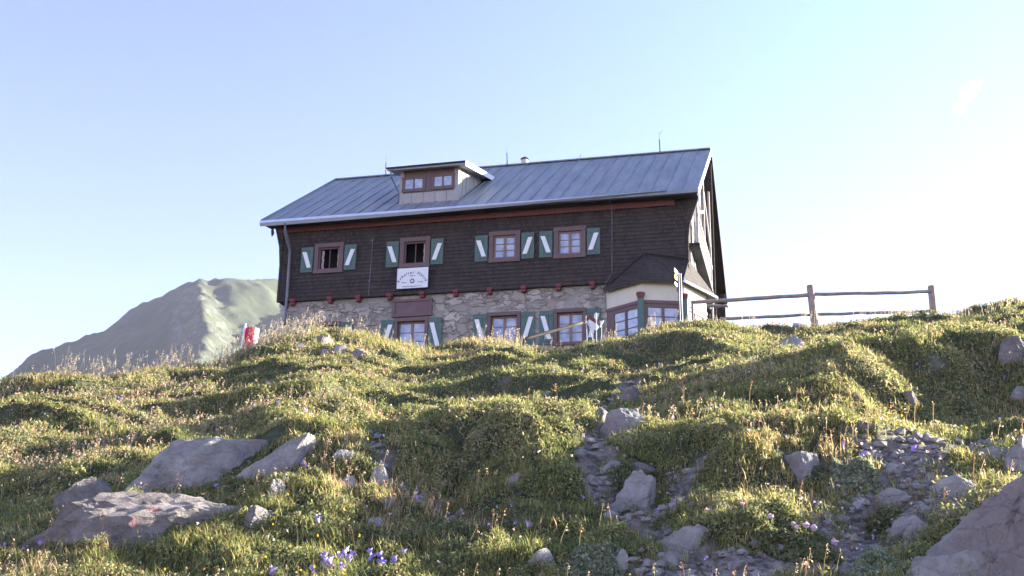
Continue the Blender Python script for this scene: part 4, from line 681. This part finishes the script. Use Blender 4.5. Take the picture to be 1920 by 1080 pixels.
mb = MB(); x, y, z = HR[0]; mb.tube([(x, y, gh(x, y)-.3), (x, y, z+.12)], .08, 8); mb.build('post', M['oldwood'], hr)
x, y, zb_, zt = SP
sp = thing('trail_signpost', 'slim grey metal signpost with small yellow and white arrow boards seen nearly edge on', 'signpost', (x, y, zb_))
mb = MB(); mb.tube([(x-.035, y, zb_-.3), (x-.045, y, zt)], .022, 8); mb.tube([(x+.035, y, zb_-.3), (x+.025, y, zt-.02)], .022, 8); mb.build('pole', M['pipe'], sp)
dv = Vector((-.16, -.98, 0)).normalized()*.42
for k, (dz0, h, mm) in enumerate(((-.02, .13, 'white'), (-.20, .14, 'yellowp'), (-.42, .10, 'white'))):
    p = Vector((x-.07, y, zt+dz0)); q = p+Vector((-.06, -.34, .03 if k == 0 else .0)); mb = MB(); mb.beam(tuple(p), tuple(q), .02, h); mb.build('arrow_board', M[mm], sp)
MB().beam((x-.09, y-.05, zt-.62), (x-.09, y-.05, zt-.50), .03, .03).build('clamp', M['iron'], sp)
tm = thing('trail_marker', 'white board and thin white stakes beside the slanting handrail', 'trail marker', (TMK[0][0], TMK[0][1], gh(*TMK[0][:2])))
mb = MB()
(x0, y0, z0), (x1, y1, z1) = TMK[0], TMK[1]
for a, b, r in STK: MB().tube([a, b], r, 6).build('stake', M['white'], tm)
mb = MB(); mb.beam(TMK[0], TMK[1], .03, .17); mb.build('board', M['white'], tm)
mb = MB(); mb.beam((x0, y0+.04, z0+.17), (x1, y1+.04, z1+.17), .03, .17); mb.build('board', M['redtrim'], tm)
mb = MB(); mb.prism([(x1+.02, y1+.3, z1+.12), (x1+.14, y1+.3, z1+.34), (x1+.01, y1+.3, z1+.33)], (0, .03, 0)); mb.build('pennant', M['white'], tm)
x, y, zb_, zt = FLG
fl = thing('flag', 'small red and white flag on a thin pole left of the hut', 'flag', (x, y, zb_))
MB().tube([(x-.06, y, zb_-.3), (x+.02, y, zt)], .03, 6).build('pole', M['white'], fl)
mb = MB(); n = 10; zz0 = zb_+.02; 
def flagpt(u, v): return (x-.02+.04*v+.42*u, y+.08*math.sin(u*7), zz0+(zt-zz0-.06)*v-.10*u*v+.22*u*(1-v))
for i in range(n):
    for j in range(4):
        m_ = 1 if i >= 8 else 0
        mb.add([flagpt(i/n, j/4), flagpt((i+1)/n, j/4), flagpt((i+1)/n, (j+1)/4), flagpt(i/n, (j+1)/4)], [(0, 1, 2, 3)], m_)
mb.build('flag_cloth', [M['flagred'], M['flagwhite']], fl)
x, y, zb_, zt = WPN
wp = thing('info_panel', 'small white and blue panel standing at the foot of the downpipe', 'panel', (x, y, zb_))
MB().box(x-.055, x+.06, y-.02, y+.02, zb_+.02, zt).build('panel', M['white'], wp)
MB().prism([(x-.06, y, zt-.05), (x-.06, y, zb_+.05), (x-.26, y, zb_+.10)], (0, .03, 0)).build('side_panel', M['blue'], wp)
# ---------------------------------------------------------------- rocks
import bmesh
def ico(sub):
    bm = bmesh.new(); bmesh.ops.create_icosphere(bm, subdivisions=sub, radius=1); v = np.array([q.co[:] for q in bm.verts]); f = np.array([[q.index for q in p.verts] for p in bm.faces]); bm.free(); return v, f
ICO = {k: ico(k) for k in (1, 2, 3, 4, 5)}
def rock_verts(sub, size, seed, rot=0., tilt=(0, 0), cuts=11, rough=.09):
    v, f = ICO[sub]; v = v.copy(); R_ = np.random.RandomState(seed)
    for k in range(cuts):
        n = R_.normal(size=3); n[2] = abs(n[2])*.9; n /= np.linalg.norm(n); d = R_.uniform(.38, .74); e = v@n-d; v -= np.clip(e, 0, None)[:, None]*n*.93
    a, b, c = v.T; o = seed*3.1
    ax = unit3(R_.normal(size=3)*np.array([.35, .35, 1])); la = (v@ax)*(5+3*R_.rand())+1.2*pnoise(a*1.5+o, b*1.5, 4)+o; fr = la-np.floor(la)
    led = np.where(fr < .75, fr/.75, (1-fr)/.25)*.5; hor = 1-np.abs(v@ax)/np.linalg.norm(v, axis=1)*.8
    v = v*(1+(.085*led*hor*(sub > 2)+rough*(.7*pnoise(a*1.6+o, b*1.6+c*1.3, 3)+.7*pnoise(a*4+o, b*4+c*3.3, 5)-1.1*np.abs(pnoise(a*5+o, c*7+b*5, 9))+.5*np.abs(pnoise(a*11+o, c*13+b*9, 9)))))[:, None]
    v = v*np.array(size)
    Rm = np.array((Matrix.Rotation(rot, 3, 'Z') @ Matrix.Rotation(tilt[0], 3, 'Y') @ Matrix.Rotation(tilt[1], 3, 'X'))); return v@Rm.T, f
ROCKXY = []
def unit3(q): return q/np.linalg.norm(q)
for i, (x, y, w, d, h, rot, tl, tx, sink, mt, sub, lab) in enumerate(ROCKS):
    v, f = rock_verts(sub, (w/2, d/2, h), 100+i*7, rot, (tl, tx)); g = gh(x, y); v = v+np.array([x, y, g+h*(sink-.27)])
    me = np_mesh('rock', v, f, smooth=False)
    for p in me.polygons: p.use_smooth = True
    o = link('rock', me, M[mt], None, (x, y, g)); tag(o, lab, 'rock', 'rocks lying in the grassy slope')
    try: me.set_sharp_from_angle(angle=rad(14))
    except Exception: pass
    ROCKXY.append((x, y, w/2, d/2, rot))
    if 'faded red paint' in lab:
        cen = v[f].mean(1); nrm = np.cross(v[f[:, 1]]-v[f[:, 0]], v[f[:, 2]]-v[f[:, 0]]); nrm /= np.linalg.norm(nrm, axis=1, keepdims=True)+1e-12
        dc = np.array([-x, -y, -g])/math.sqrt(x*x+y*y+g*g); side = np.cross([0, 0, 1], -dc); sx = (cen-np.array([x, y, g]))@side
        pts = []
        for px_, pz_, pr_, pc_ in ((-.02*w, .22, .045, (.38, .17, .16)), (.045*w, .25, .04, (.40, .33, .32)), (.05*w, .02, .035, (.36, .18, .17))):
            sc_ = np.abs(sx-px_)+np.abs(cen[:, 2]-g-h*pz_)+(nrm@dc < .1)*9; pts.append((tuple(float(q) for q in cen[int(np.argmin(sc_))]), pr_, pc_))
        o.data.materials[0] = rock_mat('painted_limestone', (.21, .185, .175), (.31, .28, .265), (.27, .17, .14), pts)
# gravel and small stones on the path
R_ = np.random.RandomState(3)
def scatter(n, r0, r1, a0=-52, a1=30, rs=R_):
    a = np.radians(rs.uniform(a0, a1, n)); r = r0*(r1/r0)**rs.rand(n); return r*np.sin(a), r*np.cos(a), r
x, y, r = scatter(290000, 4.2, 24); m = path_mask(x, y); sparse = R_.rand(len(x))
k = (m > .30+.3*R_.rand(len(x))) & (sparse < .26) | (sparse < .0015); x, y, r = x[k], y[k], r[k]; z = ground_h(x, y); n = len(x)
bv, bf = ICO[1]; s = (.010+.030*R_.rand(n)**3)*(r/6)**.55; V = bv[None]*(1+.35*R_.normal(size=(n, len(bv), 1)).clip(-1, 1)); V = V*(s[:, None]*np.stack([1+.5*R_.rand(n), np.ones(n), .55+.2*R_.rand(n)], -1))[:, None, :]
c_, s_ = np.cos(R_.rand(n)*6), 0; s_ = np.sqrt(1-c_**2); Vx = V[..., 0]*c_[:, None]-V[..., 1]*s_[:, None]; Vy = V[..., 0]*s_[:, None]+V[..., 1]*c_[:, None]
V = np.stack([Vx+x[:, None], Vy+y[:, None], V[..., 2]+(z+s*.2)[:, None]], -1).reshape(-1, 3); F = (bf[None]+(np.arange(n)*len(bv))[:, None, None]).reshape(-1, 3)
tag(link('gravel', np_mesh('gravel', V, F), M['rock']), 'loose grey gravel and small stones along the worn path', 'gravel', None, 'stuff')
# ---------------------------------------------------------------- vegetation
def mask_rocks(x, y):
    keep = np.ones(len(x), bool)
    for (rx, ry, a, b, rot) in ROCKXY:
        dx, dy = x-rx, y-ry; u = dx*math.cos(rot)+dy*math.sin(rot); v = -dx*math.sin(rot)+dy*math.cos(rot); keep &= (u/(a*.66))**2+(v/(b*.66))**2 > 1
    return keep
def visible_filter(x, y):   # keep to the ground in front of the crest and just over it
    az_ = np.arctan2(x, y); D = np.interp(az_, _A, _D, period=2*np.pi); return np.hypot(x, y) < D+2.2
def palette(x, y, rs, P):
    n = len(x); f1 = .5+.5*pnoise(x*.6, y*.6, 60); f2 = .5+.5*pnoise(x*2.2, y*2.2, 61); w = rs.rand(n)*.70+(.60*f1+.40*f2-.5)*1.5+.05; idx = np.clip((w*len(P)).astype(int), 0, len(P)-1); c = np.array(P)[idx]
    return c*(0.65+.7*rs.rand(n))[:, None]*(1+.06*rs.normal(size=(n, 3)))
def unit(v): return v/np.linalg.norm(v, axis=-1, keepdims=True)
LP = [tuple(q*f for q, f in zip(c_, (1.98, 1.74, 1.95))) for c_ in [(.062, .078, .036), (.075, .093, .040), (.09, .112, .046), (.11, .13, .052), (.14, .15, .065), (.16, .162, .08), (.18, .17, .10)]]
# low turf leaves
rs = np.random.RandomState(11)
N1 = 2750000; x, y, r = scatter(N1, 4.0, 42, rs=rs); pmk = path_mask(x, y)
k = visible_filter(x, y) & (pmk+.35*pnoise(x*4, y*4, 12)+.28*pnoise(x*1.7, y*1.7, 13)+.15*rs.normal(size=N1) < .46) & mask_rocks(x, y); x, y, r = x[k], y[k], r[k]; e_ = .03*r/8; z = ground_h(x, y); gr = np.hypot(ground_h(x+e_, y)-z, ground_h(x, y+e_)-z)/e_
k = rs.rand(len(x)) < (.50+.4*pnoise(x*2.7, y*2.7, 70))*np.sqrt(1+gr**2)
x, y, r, z, gr = x[k], y[k], r[k], z[k], gr[k]; n = len(x)
hgt = (.012+.05*rs.rand(n)**1.5*np.clip(.6+pnoise(x*3.3, y*3.3, 71), .15, 1.6))*(1+r/40)
c = np.stack([x, y, z+hgt], -1); s = (.0034+.0046*rs.rand(n))*(r/6)**.62*1.1
nr = unit(rs.normal(size=(n, 3))+np.array([0, 0, .55])); t1 = unit(np.cross(nr, rs.normal(size=(n, 3)))); t2 = np.cross(nr, t1)
a = (s*1.7)[:, None]*t1; b = (s*.8)[:, None]*t2
V = np.stack([c-a, c+b, c+a, c-b], 1).reshape(-1, 3); Q = np.arange(4*n).reshape(-1, 4)
tone = np.repeat(palette(x, y, rs, LP), 4, axis=0).clip(.01, .42)
tag(link('turf', np_mesh('turf', V, Q, tone), M['leaf']), 'low leafy green turf covering the hummocks', 'grass', None, 'stuff')
# grass blades, longer towards the crest and on the left
BP_ = [tuple(q*f for q, f in zip(c_, (1.75, 1.56, 1.62))) for c_ in [(.07, .09, .035), (.10, .125, .045), (.13, .15, .055), (.16, .18, .06), (.22, .20, .09), (.28, .23, .13), (.32, .26, .17)]]
N2 = 1150000; x, y, r = scatter(N2, 4.0, 42, rs=rs); pmk = path_mask(x, y); az_ = np.arctan2(x, y); D = np.interp(az_, _A, _D, period=2*np.pi)
den = .50+.6*pnoise(x*.9, y*.9, 80)+.9*pnoise(x*4.5, y*4.5, 81)+.35*np.clip((r/D-.55)*2, 0, 1)
k = visible_filter(x, y) & (pmk+.35*pnoise(x*4, y*4, 12)+.28*pnoise(x*1.7, y*1.7, 13) < .34+.2*rs.rand(N2)) & mask_rocks(x, y) & (rs.rand(N2) < den)
x, y = x[k], y[k]
for (rx, ry, a_, b_, ro) in ROCKXY:   # longer grass hugging the foot of every rock
    m_ = int(110*(a_+b_)/.25)+30; th_ = rs.rand(m_)*2*np.pi; q_ = .86+.22*rs.rand(m_); u_, v_ = a_*q_*np.cos(th_), b_*q_*np.sin(th_)
    x = np.concatenate([x, rx+u_*math.cos(ro)-v_*math.sin(ro)]); y = np.concatenate([y, ry+u_*math.sin(ro)+v_*math.cos(ro)])
r = np.hypot(x, y); az_ = np.arctan2(x, y); D = np.interp(az_, _A, _D, period=2*np.pi); n = len(x); z = ground_h(x, y)
tall = np.clip((r/D-.72)*4, 0, 1)*np.clip(.5+1.2*pnoise(x*.45, y*.45, 82), .0, 1)
h = (.03+.075*rs.rand(n)**1.6+tall*.16*rs.rand(n))*(1+.25*(r/30)); w = (.0013+.0012*rs.rand(n))*(r/6)**.8
th = rs.rand(n)*2*np.pi; ld = np.stack([np.cos(th), np.sin(th), 0*th], -1)*(.25+.45*rs.rand(n))[:, None]; sd_ = np.stack([-np.sin(th), np.cos(th), 0*th], -1)
p0 = np.stack([x, y, z-.005], -1); pm_ = p0+np.array([0, 0, 1])*(h*.6)[:, None]+ld*(h*.35)[:, None]; p1 = p0+np.array([0, 0, 1])*(h*.95)[:, None]+ld*h[:, None]
V = np.stack([p0-sd_*w[:, None], p0+sd_*w[:, None], pm_+sd_*(w*.8)[:, None], pm_-sd_*(w*.8)[:, None], p1], 1).reshape(-1, 3)
b_ = np.arange(n)[:, None]*5; F = np.concatenate([b_+[0, 1, 2], b_+[0, 2, 3], b_+[3, 2, 4]], 0)
tone = np.repeat(palette(x+9, y, rs, BP_), 5, axis=0).clip(.01, .7)
tag(link('grass', np_mesh('grass', V, F, tone), M['blade']), 'sunlit green and straw coloured grass blades on the slope', 'grass', None, 'stuff')
# seed stalks: thin stems with ragged pinkish heads
def stalks(name, n0, r0, r1, hmin, hmax, tones, headt, seed, lab, dens, a0=-52, a1=30, hs=1.):
    rs = np.random.RandomState(seed); x, y, r = scatter(n0, r0, r1, a0, a1, rs); k = visible_filter(x, y) & (rs.rand(n0) < dens(x, y, r)) & mask_rocks(x, y) & (path_mask(x, y) < .5); x, y, r = x[k], y[k], r[k]; n = len(x); z = ground_h(x, y)
    h = hmin+(hmax-hmin)*rs.rand(n)**1.3; w = .0009*(r/6)**.75+.0003; th = rs.normal(.5, 1.4, n); ln = np.stack([np.cos(th), np.sin(th), 0*th], -1)*(h*(.08+.25*rs.rand(n)))[:, None]
    p0 = np.stack([x, y, z-.01], -1); p1 = p0+ln*.45+np.array([0, 0, 1])*(h*.6)[:, None]; p2 = p0+ln+np.array([0, 0, 1])*h[:, None]; sv = unit(np.stack([y, -x, 0*x], -1))*w[:, None]
    V = [np.stack([p0-sv, p0+sv, p1+sv, p1-sv], 1).reshape(-1, 3), np.stack([p1-sv, p1+sv, p2+sv*.7, p2-sv*.7], 1).reshape(-1, 3)]; T = [np.repeat(np.array(tones)[rs.randint(0, len(tones), n)], 4, 0)]*2
    for j in range(7):
        hs_ = (.0030+.003*rs.rand(n))*(r/6)**.7*hs; c = p2+ln*.05*j/7-np.array([0, 0, 1])*(h*.035*j)[:, None]+rs.normal(size=(n, 3))*hs_[:, None]*.9; nr = unit(rs.normal(size=(n, 3))); t1 = unit(np.cross(nr, rs.normal(size=(n, 3)))); t2 = np.cross(nr, t1)
        V.append(np.stack([c-t1*hs_[:, None]*1.3, c+t2*hs_[:, None]*.7, c+t1*hs_[:, None]*1.3, c-t2*hs_[:, None]*.7], 1).reshape(-1, 3)); T.append(np.repeat(np.array(headt)[rs.randint(0, len(headt), n)]*(.7+.6*rs.rand(n))[:, None], 4, 0))
    V = np.concatenate(V); tag(link(name, np_mesh(name, V, np.arange(len(V)).reshape(-1, 4), np.concatenate(T)), M['blade']), lab, 'grass', None, 'stuff')
ST = [(.30, .24, .15), (.34, .28, .20), (.20, .20, .09), (.36, .24, .20)]; HT = [(.42, .30, .25), (.36, .26, .20), (.46, .36, .30), (.30, .22, .14)]
def dn(x, y, r):
    az_ = np.arctan2(x, y); D = np.interp(az_, _A, _D, period=2*np.pi); left = np.clip((-.33-az_)/.15, 0, 1)
    return np.clip(-.02+.5*pnoise(x*.5, y*.5, 90)+.25*pnoise(x*1.7, y*1.7, 91)+.35*left*np.clip((r-9)/5, 0, 1)+.30*np.clip((r/D-.72)*4, 0, 1), 0, 1)
stalks('seed_stalks', 95000, 5.5, 42, .07, .21, ST, HT, 21, 'thin straw coloured stalks with pinkish seed heads', dn)
def dl(x, y, r):
    az_ = np.arctan2(x, y); D = np.interp(az_, _A, _D, period=2*np.pi); c = (r > D*.88)*1.
    return c*np.clip(.25+.9*pnoise(az_*40, r*.15, 95), 0, 1)*np.where((az_ < -.40), .9, np.where(az_ > -.02, .8, .25))
stalks('tall_grass', 53000, 20, 40, .22, .62, [(.40, .35, .26), (.34, .31, .18), (.44, .38, .32)], [(.50, .42, .36), (.44, .36, .26)], 22, 'tall pale feathery grass standing on the skyline', dl, hs=.8)
def dd(x, y, r): return np.clip(.25+.9*pnoise(x*.9, y*.9, 97), 0, 1)
stalks('dry_stalks', 900, 5.2, 11, .14, .30, [(.30, .20, .13), (.26, .15, .10), (.34, .28, .18)], [(.40, .22, .18), (.30, .16, .12), (.44, .34, .24)], 29, 'single tall reddish dry stalks nodding over the foreground turf', dd, hs=1.0)
# tiny scattered flowers
rs = np.random.RandomState(31); V = []; T = []
for col, n0, sz in (((.34, .28, .66), 800, 1.0), ((.62, .44, .05), 1500, .8), ((.56, .40, .46), 1300, .9), ((.62, .60, .60), 900, .8), ((.60, .30, .10), 500, .8)):
    x, y, r = scatter(n0, 5.0, 36, rs=rs); f = pnoise(x*.45+n0, y*.45, 7)+.3*pnoise(x*1.6+n0, y*1.6, 8); k = (f > .08) & visible_filter(x, y) & mask_rocks(x, y); x, y, r = x[k], y[k], r[k]; n = len(x); z = ground_h(x, y)+.05+.05*rs.rand(n)
    for j in range(4):
        s = (.0055+.004*rs.rand(n))*(r/6)**.6*sz; c = np.stack([x, y, z], -1)+rs.normal(size=(n, 3))*s[:, None]*.45; nr = unit(rs.normal(size=(n, 3))); t1 = unit(np.cross(nr, rs.normal(size=(n, 3)))); t2 = np.cross(nr, t1)
        V.append(np.stack([c-t1*s[:, None], c+t2*s[:, None], c+t1*s[:, None], c-t2*s[:, None]], 1).reshape(-1, 3)); T.append(np.repeat(np.array([col])*(.75+.5*rs.rand(n))[:, None], 4, 0))
V = np.concatenate(V); tag(link('wildflowers', np_mesh('wildflowers', V, np.arange(len(V)).reshape(-1, 4), np.concatenate(T)), M['leaf']), 'tiny purple, yellow, pink and white alpine flowers scattered through the grass', 'flowers', None, 'stuff')
# leafy cushions: small plants with their own outline
def cushion(name, x, y, w, d, h, n, pal, seed, lab, cat, leaf=.008, heads=(), group=None):
    rs = np.random.RandomState(seed); g = gh(x, y); root = thing(name, lab, cat, (x, y, g), group)
    u = unit(rs.normal(size=(n, 3))); u[:, 2] = np.abs(u[:, 2]); rad_ = rs.rand(n)**.35; lump = 1+.30*pnoise(u[:, 0]*2+seed, u[:, 1]*2+u[:, 2]*2, 4)
    px, py = x+u[:, 0]*w/2*rad_*lump, y+u[:, 1]*d/2*rad_*lump; c = np.stack([px, py, ground_h(px, py)+u[:, 2]*h*rad_*lump], -1)
    s = leaf*(.6+.8*rs.rand(n)); nr = unit(rs.normal(size=(n, 3))+u*.8); t1 = unit(np.cross(nr, rs.normal(size=(n, 3)))); t2 = np.cross(nr, t1)
    V = np.stack([c-t1*(s*1.5)[:, None], c+t2*(s*.8)[:, None], c+t1*(s*1.5)[:, None], c-t2*(s*.8)[:, None]], 1).reshape(-1, 3)
    tone = np.repeat(np.array(pal)[rs.randint(0, len(pal), n)]*(.7+.6*rs.rand(n))[:, None], 4, 0)
    o = link('leaves', np_mesh('leaves', V, np.arange(4*n).reshape(-1, 4), tone), M['leaf'], root)
    for (hx, hy, hz, hr_, mm) in heads:
        q = gh(x+hx, y+hy); v, f = ICO[2]; R2 = np.random.RandomState(int(abs(hx*1000))+5); v = v*(hr_*(1+.25*R2.normal(size=(len(v), 1)).clip(-1, 1)))*np.array([1, 1, .85])+np.array([x+hx, y+hy, q+hz])
        b = link('blossom', np_mesh('blossom', v, f), M[mm], root); MB().tube([(x+hx*.9, y+hy*.9, q), (x+hx, y+hy, q+hz)], .0022, 5).build('stem', M['stem'], root)
    return root
GP = [(.15, .17, .085), (.18, .20, .10), (.22, .215, .12), (.12, .135, .07)]; SPL = [(.22, .25, .17), (.27, .29, .21), (.18, .22, .12), (.32, .33, .27)]
for a in CUSH: 
    x, y, w, d, h, n, pl, seed, lab, cat, leaf, heads = a
    cushion('clover_plant' if 'clover' in lab else ('yellow_flower_plant' if 'yellow' in lab else 'low_bush'), x, y, w, d, h, n, SPL if pl else GP, seed, lab, cat, leaf, heads)
# bellflowers in the foreground
def bell(x, y, h, seed, lab, R=.017):
    rs = random.Random(seed); g = gh(x, y); root = thing('bellflower', lab, 'flower', (x, y, g), 'purple bellflowers in the foreground grass')
    lx, ly = rs.uniform(-.03, .03), rs.uniform(-.02, .02); MB().tube([(x, y, g-.02), (x+lx*.4, y+ly*.4, g+h*.6), (x+lx, y+ly, g+h)], .0016, 5).build('stem', M['stem'], root)
    nb = rs.choice((1, 2, 2, 3))
    for k in range(nb):
        cx, cy, cz = x+lx+rs.uniform(-.018, .018)*(k > 0), y+ly+rs.uniform(-.012, .012)*(k > 0), g+h-.02*k; tl = rs.uniform(-.7, .7); v = []; f = []; m_ = 20; prof = [(.2, .0), (.75, .35), (.85, .9), (1.25, 1.45)]
        for j, (pr, pz) in enumerate(prof):
            for i in range(m_):
                t = 2*math.pi*i/m_; q = R*pr*(1+(.22*math.cos(5*t) if j == 3 else 0)); X, Y, Z = q*math.cos(t), q*math.sin(t), R*(pz+(.25*math.cos(5*t) if j == 3 else 0))
                X, Z = X*math.cos(tl)+Z*math.sin(tl), -X*math.sin(tl)+Z*math.cos(tl); v.append((cx+X, cy+Y, cz+Z))
        for j in range(3):
            for i in range(m_): f.append((j*m_+i, j*m_+(i+1) % m_, (j+1)*m_+(i+1) % m_, (j+1)*m_+i))
        MB().add(v, f).build('blossom', M['purple'], root, smooth=True)
for i, (x, y, h, lab) in enumerate(BELLS): bell(x, y, h, i, lab)
# small white cloud far away
rs = np.random.RandomState(5); V = []; F = []; nv = 0
cx, cy, cz = CLOUD; bv, bf = ICO[3]; rt = np.array([math.cos(.05), -math.sin(.05), 0])
for (u, w, s) in ((-52, -95, 26), (-40, -70, 20), (-30, -45, 17), (-12, -15, 22), (2, 12, 30), (-22, 18, 18), (22, 34, 26), (42, 55, 22), (58, 64, 15), (-2, -35, 15), (30, 12, 16), (-58, -110, 14)):
    u, w, s = u*.44, w*.38, s*.60; v = bv*s*(1+.55*fbm(bv[:, 0:1]*2+u, bv[:, 1:2]*2+bv[:, 2:3]*2, 5, 3))+np.array([cx, cy, cz])+rt*u+np.array([0, 0, 1])*w+np.array([0, rs.uniform(-6, 6), 0]); V.append(v); F.append(bf+nv); nv += len(v)
cm = bpy.data.materials.new('cloud_vapour'); cm.use_nodes = True; N_, L_ = nodes(cm); N_.remove(N_['Principled BSDF']); d1 = N_.new('ShaderNodeBsdfDiffuse'); d1.inputs[0].default_value = (.9, .9, .9, 1); d2 = N_.new('ShaderNodeBsdfTranslucent'); d2.inputs[0].default_value = (.9, .9, .9, 1); mx_ = N_.new('ShaderNodeMixShader'); L_.new(d1.outputs[0], mx_.inputs[1]); L_.new(d2.outputs[0], mx_.inputs[2]); tp = N_.new('ShaderNodeBsdfTransparent'); m2_ = N_.new('ShaderNodeMixShader'); gp = N_.new('ShaderNodeNewGeometry'); cn = N_.new('ShaderNodeTexNoise'); cn.inputs['Scale'].default_value = .05; cn.inputs['Detail'].default_value = 8; L_.new(gp.outputs['Position'], cn.inputs[0])
cr_ = N_.new('ShaderNodeMapRange'); cr_.inputs[1].default_value = .40; cr_.inputs[2].default_value = .62; cr_.inputs[3].default_value = .02; cr_.inputs[4].default_value = .40; L_.new(cn.outputs[0], cr_.inputs[0]); L_.new(cr_.outputs[0], m2_.inputs[0]); L_.new(tp.outputs[0], m2_.inputs[1]); L_.new(mx_.outputs[0], m2_.inputs[2]); L_.new(m2_.outputs[0], N_['Material Output'].inputs[0])
tag(link('cloud', np_mesh('cloud', np.concatenate(V), np.concatenate(F), smooth=True), cm, None, CLOUD), 'small wispy white cloud alone in the pale sky at the upper right', 'cloud')
# haze
lo = Vector((mx0-200, -2750, -700)); hi = Vector((2750, 2750, 560))
lo.x = min(lo.x, -2750)
hz = bpy.data.materials.new('haze_air'); hz.use_nodes = True; N_, L_ = nodes(hz); N_.remove(N_['Principled BSDF']); pv = N_.new('ShaderNodeVolumePrincipled'); pv.inputs['Density'].default_value = HAZE; pv.inputs['Color'].default_value = (.72, .74, 1, 1); pv.inputs['Anisotropy'].default_value = .2
L_.new(pv.outputs[0], N_['Material Output'].inputs['Volume'])
if HAZE > 0: tag(MB().box(lo.x, hi.x, lo.y, hi.y, lo.z, hi.z).build('haze', hz), 'thin bluish haze in the mountain air', None, None, 'stuff')
